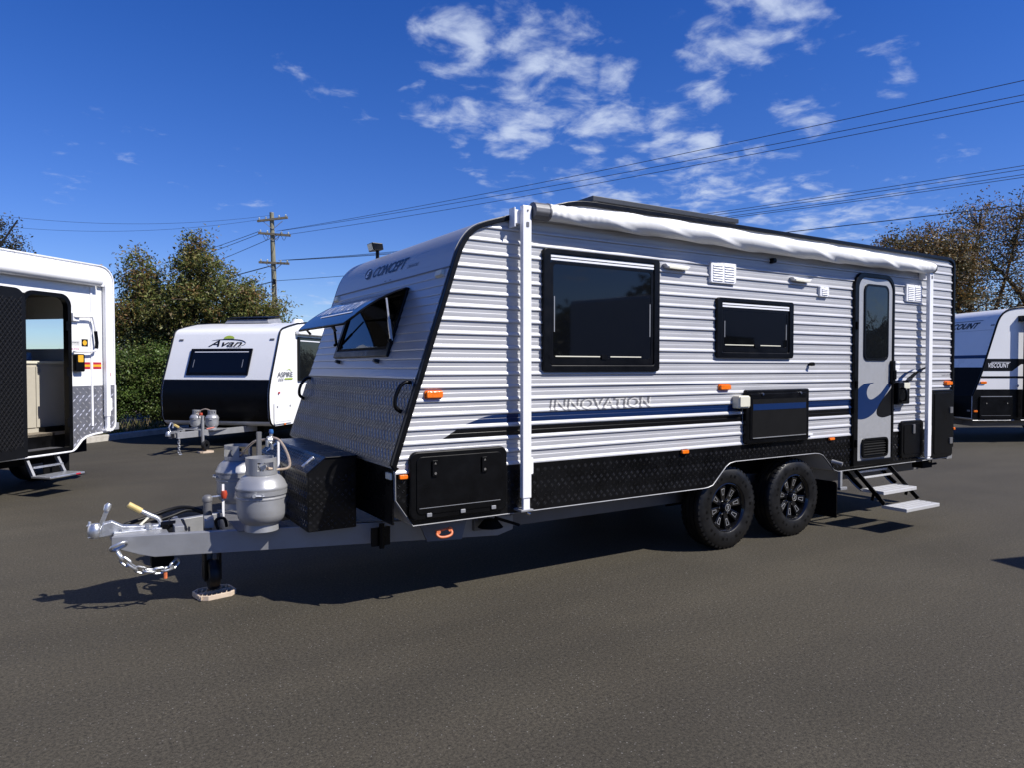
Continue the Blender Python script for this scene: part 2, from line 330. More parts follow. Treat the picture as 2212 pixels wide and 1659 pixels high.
def lettering(txt, fn, material, parent, shear=0., bold=0., spacing=1.0, name='lettering', cuts=0):
    vs, fs = text_geo(txt, shear, bold, spacing)
    if cuts:
        b = bmesh.new(); t_ = bpy.data.meshes.new('cut'); t_.from_pydata([(u, v, 0) for u, v in vs], [], fs); b.from_mesh(t_)
        for i in range(1, cuts): bmesh.ops.bisect_plane(b, geom=b.verts[:] + b.edges[:] + b.faces[:], plane_co=(0, i/cuts, 0), plane_no=(0, 1, 0), dist=1e-6)
        b.to_mesh(t_); b.free(); vs = [(v.co.x, v.co.y) for v in t_.vertices]; fs = [tuple(p.vertices) for p in t_.polygons]; bpy.data.meshes.remove(t_)
    mb = MB(); mb.add([fn(u, v) for u, v in vs], fs)
    me = bpy.data.meshes.new(name); me.from_pydata(mb.v, [], mb.f); me.update()
    return link(name, me, material, parent)
def conform(vs2, fs, yfun, knots, name, material, parent):
    """flat (x,z) shape draped on a ribbed wall: cut at the ribs, then pushed to the rib surface"""
    me = bpy.data.meshes.new(name); me.from_pydata([(x, 0, z) for x, z in vs2], [], fs); b = bmesh.new(); b.from_mesh(me)
    zs = [v.co.z for v in b.verts]; lo, hi = min(zs), max(zs)
    for k in knots:
        if lo < k < hi: bmesh.ops.bisect_plane(b, geom=b.verts[:] + b.edges[:] + b.faces[:], plane_co=(0, 0, k), plane_no=(0, 0, 1), dist=1e-6)
    for v in b.verts: v.co.y = yfun(v.co.z)
    b.to_mesh(me); b.free(); me.update()
    return link(name, me, material, parent)

# ------------------------------------------------------------------ ground, kerb, garden
g = MB(); g.add([(-400,-400,0),(400,-400,0),(400,400,0),(-400,400,0)], [(0,1,2,3)])
tag(part('car_park_ground', g, 'asphalt'), None, None, kind='structure')
KD = Vector((math.sin(R(47)), math.cos(R(47)), 0)); KN = Vector((-KD.y, KD.x, 0)); K0 = Vector((.59, 17.75, 0))
def kp(s, d, z): p = K0 + KD * s + KN * d; return (p.x, p.y, z)
kroot = tag(part('garden_bed', MB().add([kp(-26,.16,.10), kp(40,.16,.10), kp(40,16,.25), kp(-26,16,.25)], [(0,1,2,3)]), 'soil'), None, None, kind='structure')
kerb = None
for i in range(24):
    s0 = -22 + i * 1.5; mb = MB(); a = s0 + .006; b_ = s0 + 1.494
    sec = [(0, 0), (.02, .11), (.045, .13), (.16, .13), (.16, -.02), (0, -.02)]
    vs = [kp(a, d, z) for d, z in sec] + [kp(b_, d, z) for d, z in sec]; n = len(sec)
    mb.add(vs, [tuple(range(n)), tuple(range(2*n-1, n-1, -1))] + [(k, (k+1) % n, (k+1) % n + n, k + n) for k in range(n)])
    if kerb is None: kerb = part('kerb', mb, 'kerb'); kerb['kind'] = 'structure'
    else: part('kerb_stone', mb, 'kerb', kerb)

# ================================================================== main caravan
D = 4.28; WID = 2.44; YF = D + WID; YC = D + WID / 2
CV = thing('caravan', 'large silver ribbed caravan with blue wave stripe and rolled white awning, nearest the camera', 'caravan', (5.3, YC, 0), world_space=True)
XS = .453 * D - .333 * (1.63 - .0183 * D)
def xs(z): return XS + .333 * z                # sloping front plane
FRONT = [(1.898, .585), (1.776, .762), (1.772, .955), (xs(.99), .99), (xs(2.36), 2.36)]
CURVE = [(2.226, 2.41), (2.246, 2.455), (2.276, 2.505), (2.318, 2.556), (2.375, 2.600), (2.460, 2.636), (2.67, 2.703), (2.89, 2.770), (3.08, 2.828), (3.17, 2.853), (3.27, 2.869), (3.40, 2.875)]
CURVE = [(p.x, p.y) for p in smooth_path([Vector((a, b, 0)) for a, b in [FRONT[-1]] + CURVE], 3)][1:]
REAR = [(8.55, 2.875), (8.60, 2.86), (8.64, 2.83), (8.655, 2.78), (8.66, .70), (8.645, .64), (8.61, .60), (8.55, .582)]
ARCH = [(6.49, .582), (6.42, .604), (6.335, .683), (6.248, .758), (6.19, .779), (6.12, .787), (4.99, .789), (4.92, .78), (4.87, .753), (4.787, .678), (4.705, .604), (4.65, .59), (4.60, .588)]
outline = FRONT + CURVE + REAR + ARCH
inset = lambda p: (p[0], p[1])
part('body_shell', MB().prism(outline, D + .002, YF, 'y'), 'roof_sheet', CV)
def xlo(z):
    pts = FRONT[2:] + CURVE
    for (x0, z0), (x1, z1) in zip(pts, pts[1:]):
        if z0 <= z <= z1: return x0 + (x1 - x0) * (z - z0) / max(1e-9, z1 - z0)
    return pts[-1][0] if z > pts[-1][1] else pts[0][0]
def xhi(z):
    pts = REAR[:5]
    for (x0, z0), (x1, z1) in zip(pts, pts[1:]):
        if z1 <= z <= z0: return x0 + (x1 - x0) * (z0 - z) / max(1e-9, z0 - z1)
    return 8.66 if z < 2.78 else 8.55
# --- side cladding: one ribbed strip per row
PER = .0922; Z0 = .926
PROF = [(0, .0010), (.0012, .0056), (.008, .0052), (.018, .0042), (.0285, .0024), (.0296, .0030), (.0306, .0078), (.040, .0074), (.050, .0061), (.0592, .0042), (.0606, .0046), (.0650, .0088), (.0700, .0128), (.0750, .0152), (.0800, .0163), (.0845, .0163), (.0868, .0152), (.0880, .0125), (.0886, .0016), (.0922, .0010)]
def rib(t):
    t = min(max(t, 0), PER)
    for (a, oa), (b, ob) in zip(PROF, PROF[1:]):
        if a <= t <= b: return oa + (ob - oa) * (t - a) / (b - a)
    return .001
def yrib(z, eps=.0012):
    k = math.floor((z - Z0) / PER); return D - rib(PER - (z - Z0 - k * PER)) - eps
KNOTS = [Z0 + k * PER + PER - t for k in range(22) for t, _ in PROF]
wall = part('side_wall', MB().prism([(xs(.99) + .02, .94), (xs(2.3) + .02, 2.3), (3.3, 2.85), (8.5, 2.85), (8.6, .94)], D - .0005, D + .0015, 'y'), 'siding', CV)
rv = random.Random(5)
for k in range(22):
    zb = Z0 + k * PER; mb = MB(); vs = []; dy = rv.uniform(-.0008, .0008)
    for t, o in PROF:
        z = zb + PER - t
        if z > 2.868: continue
        z = max(z, .93); vs.append((xlo(z) + .004, D - o + dy, z)); vs.append((xhi(z) - .004, D - o + dy, z))
    n = len(vs) // 2
    if n < 3: continue
    fs = [(2*i, 2*i+1, 2*i+3, 2*i+2) for i in range(n-1)]
    vs2 = vs + [(vs[-2][0], D, vs[-2][2]), (vs[-1][0], D, vs[-1][2])]; fs.append((2*n-2, 2*n-1, 2*n+1, 2*n))
    mb.add(vs2, fs); link('cladding_strip', mb.mesh('cladding_strip', 24), 'siding', wall)
# --- edge mouldings
edge = [(p[0], D - .008, p[1]) for p in FRONT[2:] + CURVE + REAR[:5]]
def strip(path, w, t, name, m, parent, inward=1):
    mb = MB(); P = [Vector(p) for p in path]; k = len(P); vs = []
    for i in range(k):
        d = (P[min(i+1, k-1)] - P[max(i-1, 0)]).normalized(); nrm = Vector((d.z, 0, -d.x)) * inward
        a = P[i] - nrm * .004; b = P[i] + nrm * w
        vs += [a + Vector((0, .02, 0)), a - Vector((0, t, 0)), b - Vector((0, t, 0)), b + Vector((0, .02, 0))]
    fs = [(4*i+j, 4*i+(j+1) % 4, 4*i+4+(j+1) % 4, 4*i+4+j) for i in range(k-1) for j in range(4)] + [(0,1,2,3), (4*k-1, 4*k-2, 4*k-3, 4*k-4)]
    return part(name, mb.add(vs, fs), m, parent, bevel=.004)
strip(edge, .030, .022, 'edge_moulding', 'black', CV)
strip([(p[0], YF + .008, p[1]) for p in FRONT[2:] + CURVE + REAR[:5]], .030, .004, 'edge_moulding', 'black', CV)
# --- lower skirt of black checker plate, with raised tread bars
skirt_poly = [(1.898, .585), (1.776, .762), (1.772, .93), (8.655, .93), (8.655, .70), (8.64, .64), (8.605, .60), (8.55, .584)] + ARCH
skirt = part('skirt_panel', MB().prism(skirt_poly, D - .010, D + .001, 'y'), 'black_plate', CV)
def inside(p, poly):
    x, y = p; c = False; j = len(poly) - 1
    for i in range(len(poly)):
        (xi, yi), (xj, yj) = poly[i], poly[j]
        if (yi > y) != (yj > y) and x < (xj - xi) * (y - yi) / (yj - yi) + xi: c = not c
        j = i
    return c
def tread_marks(u0, u1, v0, v1, pitch, fn, nfn, name, m, parent, length=.026, width=.0045, bars=3, h=.0016, ok=lambda u, v: True, ang=45):
    """five-bar style tread: small groups of raised bars in alternating directions"""
    mb = MB(); i = 0; u = u0
    while u < u1:
        j = 0; v = v0 + (pitch / 2 if i % 2 else 0)
        while v < v1:
            if ok(u, v):
                a = R(ang) if (i + j) % 2 else R(-ang); ca, sa = math.cos(a), math.sin(a)
                for q in range(bars):
                    off = (q - (bars - 1) / 2) * width * 2.1; cu, cv = u - sa * off, v + ca * off; L2, W2 = length / 2, width / 2
                    pts = [(cu + ca*L2, cv + sa*L2), (cu - sa*W2, cv + ca*W2), (cu - ca*L2, cv - sa*L2), (cu + sa*W2, cv - ca*W2)]
                    nn = nfn; base = [fn(*p) for p in pts]; top = [Vector(fn(cu + (p[0]-cu)*.55, cv + (p[1]-cv)*.55)) + nn * h for p in pts]
                    mb.add([tuple(b) for b in base] + [tuple(t) for t in top], [(4,5,6,7),(0,1,5,4),(1,2,6,5),(2,3,7,6),(3,0,4,7)])
            v += pitch; j += 1
        u += pitch / 2; i += 1
    o = part(name, mb, m, parent); o['kind'] = 'stuff'; return o
def sk_ok(u, v):
    return all(inside((u + a, v + b), skirt_poly) for a, b in ((.02, 0), (-.02, 0), (0, .02), (0, -.02)))
tread_marks(1.80, 8.64, .60, .925, .062, lambda u, v: (u, D - .0101, v), Vector((0, -1, 0)), 'tread_pattern', 'black_tread', skirt, .034, .0065, 2, .0040, sk_ok)
bot = [(1.774, .94), (1.776, .762), (1.898, .584), (4.60, .586)] + ARCH[::-1][1:] + [(8.53, .582), (8.60, .60), (8.64, .64), (8.656, .70)]
part('skirt_edge_trim', MB().tube([(p[0], D - .012, p[1]) for p in bot], .0048, 6), 'galv', CV, smooth=60)
# front lower vertical panel below the sloping plate
part('front_lower_panel', MB().box(1.765, 1.776, D + .01, YF - .01, .60, .985), 'black_plate', CV)
# --- sloping front: dark checker plate, then flat siding boards, then curved top sheet
fw_n = Vector((-1, 0, .333)).normalized()
def fp(y, z, o=0.): return (xs(z) + fw_n.x * o, y, z + fw_n.z * o)
plate = part('front_stone_plate', MB().add([fp(D+.01,.985,.008), fp(YF-.01,.985,.008), fp(YF-.01,1.552,.008), fp(D+.01,1.552,.008), fp(D+.01,.985,-.01), fp(YF-.01,.985,-.01), fp(YF-.01,1.552,-.01), fp(D+.01,1.552,-.01)],
        [(0,1,2,3),(4,7,6,5),(0,4,5,1),(1,5,6,2),(2,6,7,3),(3,7,4,0)]), 'grey_plate', CV)
tread_marks(D + .03, YF - .02, 1.01, 1.535, .056, lambda u, v: fp(u, v, .0081), fw_n, 'tread_pattern', 'grey_tread', plate, .046, .0085, 1, .0034, ang=62)
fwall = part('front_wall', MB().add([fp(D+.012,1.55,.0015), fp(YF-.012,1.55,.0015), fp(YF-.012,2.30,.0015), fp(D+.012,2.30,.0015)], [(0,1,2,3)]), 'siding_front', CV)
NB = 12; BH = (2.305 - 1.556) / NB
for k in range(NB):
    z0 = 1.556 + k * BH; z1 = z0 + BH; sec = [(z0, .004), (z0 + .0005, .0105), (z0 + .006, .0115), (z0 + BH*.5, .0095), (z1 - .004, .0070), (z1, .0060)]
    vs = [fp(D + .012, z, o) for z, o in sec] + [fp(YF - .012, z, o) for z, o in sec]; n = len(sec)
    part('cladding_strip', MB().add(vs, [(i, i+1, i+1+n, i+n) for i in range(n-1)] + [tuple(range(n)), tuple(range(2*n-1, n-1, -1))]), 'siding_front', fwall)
top = [(xs(2.308), 2.308), (xs(2.36), 2.36)] + CURVE
def offs(pts, d):
    out = []
    for i, p in enumerate(pts):
        a = pts[max(i-1, 0)]; b = pts[min(i+1, len(pts)-1)]; dx, dz = b[0]-a[0], b[1]-a[1]; l = math.hypot(dx, dz); out.append((p[0] - dz/l*d, p[1] + dx/l*d))
    return out
t2 = offs(top, .009); n = len(t2)
part('front_roof_sheet', MB().add([(x, D + .012, z) for x, z in t2] + [(x, YF - .012, z) for x, z in t2] + [(x, D + .012, z) for x, z in top] + [(x, YF - .012, z) for x, z in top],
     [(i, i+1, i+1+n, i+n) for i in range(n-1)] + [(0, n, 3*n, 2*n)] + [(i, i+2*n, i+1+2*n, i+1) for i in range(n-1)] + [(n+i, n+i+1, 3*n+i+1, 3*n+i) for i in range(n-1)]), 'siding_front', CV, smooth=40)
part('seam_strip', MB().add([fp(D+.012,2.301,.013), fp(YF-.012,2.301,.013), fp(YF-.012,2.309,.013), fp(D+.012,2.309,.013), fp(D+.012,2.301,0), fp(YF-.012,2.301,0), fp(YF-.012,2.309,0), fp(D+.012,2.309,0)],
     [(0,1,2,3),(0,4,5,1),(2,6,7,3),(1,5,6,2),(3,7,4,0)]), 'galv_dark', CV)
part('seam_strip', MB().add([fp(D+.012,1.547,.017), fp(YF-.012,1.547,.017), fp(YF-.012,1.560,.017), fp(D+.012,1.560,.017), fp(D+.012,1.547,0), fp(YF-.012,1.547,0), fp(YF-.012,1.560,0), fp(D+.012,1.560,0)],
     [(0,1,2,3),(0,4,5,1),(2,6,7,3),(1,5,6,2),(3,7,4,0)]), 'siding_front', CV)
# name lettering on the curved top (projected on the sheet)
def sheet(y, z, eps=.002):
    pts = t2
    for (x0, z0), (x1, z1) in zip(pts, pts[1:]):
        if z0 <= z <= z1: return (x0 + (x1-x0)*(z-z0)/(z1-z0) - eps, y, z + eps*.4)
    return (xs(z) - eps - .009, y, z)
def sheet_text(txt, y0, y1, z0, z1, m, parent, shear, bold, eps=.002):
    vs, fs = text_geo(txt, shear, bold); me = bpy.data.meshes.new('lettering'); me.from_pydata([(0, y0 + (y1-y0)*u, z0 + (z1-z0)*v) for u, v in vs], [], fs); b = bmesh.new(); b.from_mesh(me)
    for i in range(14): bmesh.ops.bisect_plane(b, geom=b.verts[:] + b.edges[:] + b.faces[:], plane_co=(0, 0, 2.36 + i*.0121), plane_no=(0, 0, 1), dist=1e-6)
    for v in b.verts: v.co = sheet(v.co.y, v.co.z, eps)
    b.to_mesh(me); b.free(); me.update(); return link('lettering', me, m, parent)
badge = part('logo_badge', MB().add([sheet(5.93 + .075*math.cos(a)+.03*math.sin(a), 2.438 + .052*math.sin(a), .004) for a in [2*math.pi*i/28 for i in range(28)]], [tuple(range(28))]), 'navy', CV)
sheet_text('3', 5.885, 5.965, 2.405, 2.472, 'decal_white', badge, -.2, .02, .0065)
sheet_text('CONCEPT', 5.80, 5.09, 2.390, 2.482, 'navy', CV, .35, .02, .003)
sheet_text('CARAVANS', 5.06, 4.85, 2.384, 2.412, 'navy', CV, .3, .0, .003)
for i in range(2): part('decal_dash', MB().add([sheet(5.36 + i*.10, 2.322, .003), sheet(5.32 + i*.10, 2.322, .003), sheet(5.32 + i*.10, 2.329, .003), sheet(5.36 + i*.10, 2.329, .003)], [(0,1,2,3)]), 'navy', CV)
# front marker lights (cream)
for yc in (4.40, 6.60):
    vs = []; sh = [(-.06,-.014),(-.045,-.026),(.05,-.026),(.06,-.012),(.052,.022),(-.05,.022)]
    vs = [fp(yc + a, 2.268 + b, .010) for a, b in sh] + [fp(yc + a*.8, 2.268 + b*.75, .03) for a, b in sh]
    part('marker_light', MB().add(vs, [tuple(range(6, 12))] + [(i, (i+1) % 6, (i+1) % 6 + 6, i + 6) for i in range(6)]), 'cream', CV)
# --- hopper window in the front
fw0, fw1, fz0, fz1 = 4.875, 6.105, 1.702, 2.215
def fring(y0, y1, z0, z1, w, o0, o1):
    vs = []
    for o in (o0, o1):
        vs += [fp(y0, z0, o), fp(y1, z0, o), fp(y1, z1, o), fp(y0, z1, o), fp(y0+w, z0+w, o), fp(y1-w, z0+w, o), fp(y1-w, z1-w, o), fp(y0+w, z1-w, o)]
    fs = []
    for i in range(4):
        j = (i + 1) % 4; fs += [(i, j, 4+j, 4+i), (8+i, 12+i, 12+j, 8+j), (i, 8+i, 8+j, j), (4+i, 4+j, 12+j, 12+i)]
    return MB().add(vs, fs)
fwin = part('front_window', fring(fw0, fw1, fz0, fz1, .055, .006, .030), 'black', CV, bevel=.006)
part('flyscreen_frame', fring(fw0+.055, fw1-.055, fz0+.055, fz1-.055, .022, .008, .020), 'black_matte', fwin)
part('fixed_pane', MB().add([fp(fw0+.05,fz0+.05,.012), fp(fw1-.05,fz0+.05,.012), fp(fw1-.05,fz1-.05,.012), fp(fw0+.05,fz1-.05,.012)], [(0,1,2,3)]), 'glass', fwin)
cur = [(5.98, .0), (5.8, .006), (5.64, .012), (5.52, .035), (5.46, .030), (5.38, .014), (5.2, .010), (5.02, .004)]
part('curtain_edge', MB().add([fp(y, fz0+.066, .0135) for y, _ in cur] + [fp(y, fz0+.072+h, .0135) for y, h in cur], [(i, i+1, i+1+8, i+8) for i in range(7)]), 'cream', fwin)
# raised hopper pane, hinged at the top
hb = Vector((xs(2.205) - .034, 0, 2.222)); he = Vector((1.655, 0, 1.945)); hl = 10
def hop(y, t, up=0.):
    d = (he - hb); nrm = Vector((-d.z, 0, d.x)).normalized();
    if nrm.z < 0: nrm = -nrm
    bulge = .030 * math.sin(math.pi * min(1, t * 1.02)) ** .8
    p = hb + d * t + nrm * (bulge + up); return (p.x, y, p.z)
mb = MB(); vs = []; ny = 8; nt_ = 12
for i in range(nt_ + 1):
    t = i / nt_; ins = .035 * max(0, (t - .78) / .22) ** 2
    for j in range(ny + 1): vs.append(hop(fw0 + ins + (fw1 - fw0 - 2*ins) * j / ny, t))
k = len(vs); vs += [(x + .004, y, z - .014) for x, y, z in vs]; q = ny + 1
fs = [(i*q+j, i*q+j+1, (i+1)*q+j+1, (i+1)*q+j) for i in range(nt_) for j in range(ny)]; fs += [tuple(k + a for a in f[::-1]) for f in fs]
bd = [j for j in range(q)] + [i*q+ny for i in range(1, nt_+1)] + [nt_*q+j for j in range(ny-1, -1, -1)] + [i*q for i in range(nt_-1, 0, -1)]
fs += [(bd[i], bd[(i+1) % len(bd)], bd[(i+1) % len(bd)] + k, bd[i] + k) for i in range(len(bd))]
hp = part('hopper_pane', mb.add(vs, fs), 'hopper', fwin, smooth=40)
rimp = [hop(fw0+.002, i/12, -.008) for i in range(10)] + [hop(fw0+.02, .93, -.008), hop(fw0+.045, .995, -.008)] + [hop(fw1-.045, .995, -.008), hop(fw1-.02, .93, -.008)] + [hop(fw1-.002, i/12, -.008) for i in range(9, -1, -1)]
part('pane_seal', MB().tube(rimp, .010, 6), 'black', fwin, smooth=60)
lettering('INNOVATION', lambda u, v: hop(6.0 - .96*u, .68 - .26*v, .0035), 'decal_white', fwin, .3, .0, 1.15, cuts=8)
part('decal_line', MB().add([hop(5.78 - .76*s, .765, .0035) for s in (0,.2,.4,.6,.8,1)] + [hop(5.78 - .76*s, .735, .0035) for s in (0,.2,.4,.6,.8,1)], [(i, i+1, i+7, i+6) for i in range(5)]), 'decal_white', fwin)
for y, m in ((4.865, 'alu'), (6.118, 'black')):
    a = Vector(fp(y, 1.815, .03)); b = Vector(hop(y, .34, -.02)); mid = a + (b - a) * .5
    part('stay_arm', MB().beam(a, mid, .012, .020).beam(mid - (b-a)*.1, b, .009, .013), m, fwin); part('stay_knob', MB().lathe([(0,0),(.014,0),(.014,.02),(0,.02)], tuple(a - Vector((.012, .01, 0))), 'y', 12), 'black', fwin)
for y in (5.95, 5.06): part('window_clip', MB().add([fp(y-.03,1.655,.01),fp(y+.03,1.655,.01),fp(y+.03,1.685,.01),fp(y-.03,1.685,.01),fp(y-.014,1.66,.045),fp(y+.02,1.66,.045),fp(y+.02,1.68,.045),fp(y-.014,1.68,.045)], [(0,1,5,4),(1,2,6,5),(2,3,7,6),(3,0,4,7),(4,5,6,7)]), 'black', CV)
for y, s_ in ((5.2, 0), (5.85, 0)): part('pane_latch', MB().add([hop(y-.03,.985,-.03),hop(y+.03,.985,-.03),hop(y+.03,1.0,-.01),hop(y-.03,1.0,-.01),hop(y-.02,.97,-.06),hop(y+.02,.97,-.06),hop(y+.02,.99,-.06),hop(y-.02,.99,-.06)], [(0,1,5,4),(1,2,6,5),(2,3,7,6),(3,0,4,7),(4,5,6,7)]), 'black', fwin)
# grab handles at the front corners
for y in (4.36, 6.64):
    pth = smooth_path([fp(y, 1.325, .0), fp(y, 1.345, .055), fp(y, 1.40, .075), fp(y, 1.47, .068), fp(y, 1.515, .04), fp(y, 1.525, .0)], 5)
    part('grab_handle', MB().tube(pth, .014, 8), 'black', CV, smooth=60)

# --- side windows
def side_window(x0, x1, z0, z1, name='side_window'):
    w = .060; yo = D - .038
    f = part(name, MB().ring(rrect(x0, x1, z0, z1, .028, 4), rrect(x0+w, x1-w, z0+w*.8, z1-w*.55, .02, 4), yo, D + .001), 'black', CV, bevel=.006)
    g0, g1, h0, h1 = x0 + w, x1 - w, z0 + w*.8, z1 - w*.55
    part('pane', MB().prism(rrect(g0-.01, g1+.01, h0-.01, h1+.01, .02, 4), D - .026, D - .012), 'glass', f, bevel=.004)
    part('pane_border', MB().ring(rrect(g0+.004, g1-.004, h0+.004, h1-.055, .03, 5), rrect(g0+.03, g1-.03, h0+.05, h1-.075, .03, 5), D - .0285, D - .0262), 'black', f)
    for dz in (.012, .034): part('blind_rail', MB().box(g0+.006, g1-.006, D - .034, D - .027, h1 - dz - .014, h1 - dz), 'decal_white', f)
    for xx, a, b in ((g0+.036, .30, .62), (g1-.044, .28, .60)): part('stay_bar', MB().box(xx, xx+.008, D - .0295, D - .0275, h0 + (h1-h0)*a, h0 + (h1-h0)*b), 'galv', f)
    for a, b in ((.05, .46), (.56, .87)): part('lower_rail', MB().box(g0+(g1-g0)*a, g0+(g1-g0)*b, D - .0295, D - .0275, h0 + .062, h0 + .070), 'cream', f)
    part('pane_catch', MB().prism(rrect((g0+g1)/2-.03, (g0+g1)/2+.03, h0+.045, h0+.08, .012, 3), D - .036, D - .0275), 'black', f)
    return f
side_window(2.917, 4.054, 1.597, 2.493); side_window(4.723, 5.748, 1.712, 2.233)
# --- entry door
dfr = part('door', MB().ring(rrect(6.705, 7.418, .615, 2.592, 0, 8, (.16, .16, .02, .02)), rrect(6.777, 7.382, .668, 2.545, 0, 8, (.12, .12, .01, .01)), D - .040, D + .001), 'black', CV, bevel=.006)
leaf = rrect(6.775, 7.384, .666, 2.547, 0, 8, (.12, .12, .01, .01)); dl = part('door_leaf', MB().prism(leaf, D - .030, D - .004), 'silver_paint', dfr, bevel=.003)
part('door_window', MB().prism(rrect(6.88, 7.288, 1.712, 2.469, .06, 6), D - .040, D - .0285), 'glass_wavy', dfr, bevel=.003)
part('door_window_seal', MB().ring(rrect(6.868, 7.300, 1.700, 2.481, .07, 6), rrect(6.89, 7.278, 1.722, 2.459, .055, 6), D - .0425, D - .0285), 'black', dfr)
vent = part('door_vent', MB().ring(rrect(6.846, 7.302, .690, .892, .05, 6), rrect(6.866, 7.282, .708, .874, .04, 6), D - .052, D - .0285), 'black', dfr)
part('vent_back', MB().box(6.86, 7.29, D - .033, D - .0295, .70, .88), 'black', dfr)
for i in range(6): part('vent_slat', MB().beam((6.868, D - .036, .722 + i*.027), (7.280, D - .036, .722 + i*.027), .006, .012, (0, 1, 1)), 'black_matte', dfr)
part('door_handle', MB().prism(rrect(7.345, 7.395, 1.455, 1.70, .012, 3), D - .068, D - .028), 'black', dfr, bevel=.006)
part('door_lever', MB().prism(rrect(7.355, 7.385, 1.50, 1.60, .008, 3), D - .085, D - .066), 'black', dfr, bevel=.004)
for z in (.85, 1.45, 2.05): part('hinge', MB().tube([(6.735, D - .050, z - .04), (6.735, D - .050, z + .04)], .012, 8), 'black', dfr, smooth=60)
def bez(pts, k=5): return [(p.x, p.y) for p in smooth_path([Vector((a, b, 0)) for a, b in pts], k)]
yd = D - .0315
blue_wave = bez([(6.777,1.392),(6.807,1.418),(6.86,1.442),(6.925,1.462),(7.065,1.468)]) + bez([(7.0,1.449),(6.955,1.412),(6.935,1.36),(6.956,1.31),(7.0,1.29),(7.06,1.298),(7.17,1.345),(7.25,1.402),(7.383,1.512)]) + bez([(7.383,1.437),(7.316,1.372),(7.22,1.285),(7.10,1.172),(7.03,1.13),(6.94,1.10),(6.85,1.09),(6.777,1.095)])
part('wave_decal', MB().add([(x, yd, z) for x, z in blue_wave], [tuple(range(len(blue_wave)))]), 'blue', dfr)
blk = bez([(7.383,1.41),(7.328,1.365),(7.222,1.29),(7.142,1.215),(7.113,1.154),(7.144,1.113),(7.239,1.096),(7.383,1.115)])
part('wave_decal', MB().add([(x, yd, z) for x, z in blk], [tuple(range(len(blk)))]), 'decal_black', dfr)
def drape(pts, m, name='stripe_decal'):
    n = len(pts); return conform(pts, [tuple(range(n))], lambda z: yrib(z), KNOTS, name, m, CV)
drape(bez([(7.43,1.435),(7.512,1.486),(7.609,1.541),(7.734,1.589),(7.913,1.617)]) + bez([(7.811,1.592),(7.685,1.536),(7.586,1.478),(7.50,1.41),(7.43,1.36)]), 'blue')
drape(bez([(7.43,1.30),(7.54,1.395),(7.648,1.477),(7.786,1.539),(7.940,1.603),(8.124,1.643)]) + bez([(8.13,1.627),(7.941,1.567),(7.80,1.49),(7.662,1.42),(7.55,1.32),(7.43,1.20)]), 'decal_black')
drape(bez([(7.42,1.118),(7.455,1.145),(7.490,1.172),(7.44,1.176),(7.42,1.20)]), 'decal_black')
# stripes along the side
zt, zb = 1.2945 - .001, 1.2345
drape(bez([(2.295,1.2345),(2.38,1.262),(2.47,1.284),(2.60,1.2935)]) + [(5.08,1.2935),(5.08,1.2345)], 'blue')
drape([(5.975,1.2345),(5.975,1.2935),(6.70,1.2935),(6.70,1.2345)], 'blue')
drape([(2.118,1.1425),(2.225,1.2015),(5.08,1.2015),(5.08,1.1425)], 'decal_black')
drape([(5.975,1.1425),(5.975,1.2015),(6.68,1.2015),(6.68,1.1425)], 'decal_black')
drape(bez([(6.70,1.30),(6.672,1.29),(6.655,1.24),(6.655,1.18),(6.70,1.13)]), 'blue')
def side_text(txt, x0, x1, z0, z1, m, eps, shear=.2, bold=0., sp=1., name='lettering'):
    vs, fs = text_geo(txt, shear, bold, sp); return conform([(x0 + (x1-x0)*u, z0 + (z1-z0)*v) for u, v in vs], fs, lambda z: yrib(z, eps), KNOTS, name, m, CV)
side_text('INNOVATION', 2.985, 3.985, 1.303, 1.388, 'decal_grey', .0012, .12, .055)
side_text('INNOVATION', 3.000, 3.992, 1.309, 1.383, 'decal_silver', .0022, .12, .008)
side_text('INNOVATION', 8.43, 8.63, 1.528, 1.548, 'decal_grey', .0012, .12, .01)
stk = [(7.533 + .045*math.cos(a), 1.645 + .050*math.sin(a)) for a in [2*math.pi*i/20 for i in range(20)]]; drape(stk, 'decal_white', 'sticker')
# --- storage hatches
def hatch(x0, x1, z0, z1, r, name, yo=.040):
    f = part(name, MB().prism(rrect(x0, x1, z0, z1, r, 6), D - yo, D - .006), 'black', CV, bevel=.010)
    part('hatch_door', MB().prism(rrect(x0+.045, x1-.045, z0+.04, z1-.035, r*.7, 6), D - yo - .006, D - yo + .002), 'black', f, bevel=.003)
    return f
h1 = hatch(1.866, 2.605, .618, 1.072, .055, 'tunnel_boot_hatch')
part('hinge_rail', MB().box(1.93, 2.545, D - .0475, D - .0455, .698, .7015), 'galv', h1)
for xx in (2.04, 2.415):
    l = part('latch', MB().prism(rrect(xx-.021, xx+.021, .905, 1.01, .006, 3), D - .058, D - .045), 'black', h1, bevel=.002)
    part('latch_screw', MB().prism([(xx-.008, .985), (xx+.008, .985), (xx, 1.0)], D - .060, D - .0575), 'chrome', l)
    part('latch_lock', MB().lathe([(0,-.003),(.009,-.003),(.009,.004),(0,.004)], (xx, D - .0585, .925), 'y', 10), 'chrome', l)
for xx in (2.0, 2.25, 2.49): part('hinge', MB().prism(rrect(xx-.018, xx+.018, .640, .665, .004, 2), D - .052, D - .044), 'galv', h1, bevel=.002)
h2 = hatch(5.085, 5.970, .935, 1.420, .02, 'drop_down_table', .050)
part('table_panel', MB().prism(rrect(5.155, 5.915, .99, 1.335, .008, 3), D - .0585, D - .0545), 'black_matte', h2)
part('stripe_decal', MB().box(5.163, 5.907, D - .0600, D - .0583, 1.2375, 1.292), 'blue', h2)
part('table_lip', MB().box(5.16, 5.91, D - .062, D - .056, .985, .992), 'galv', h2)
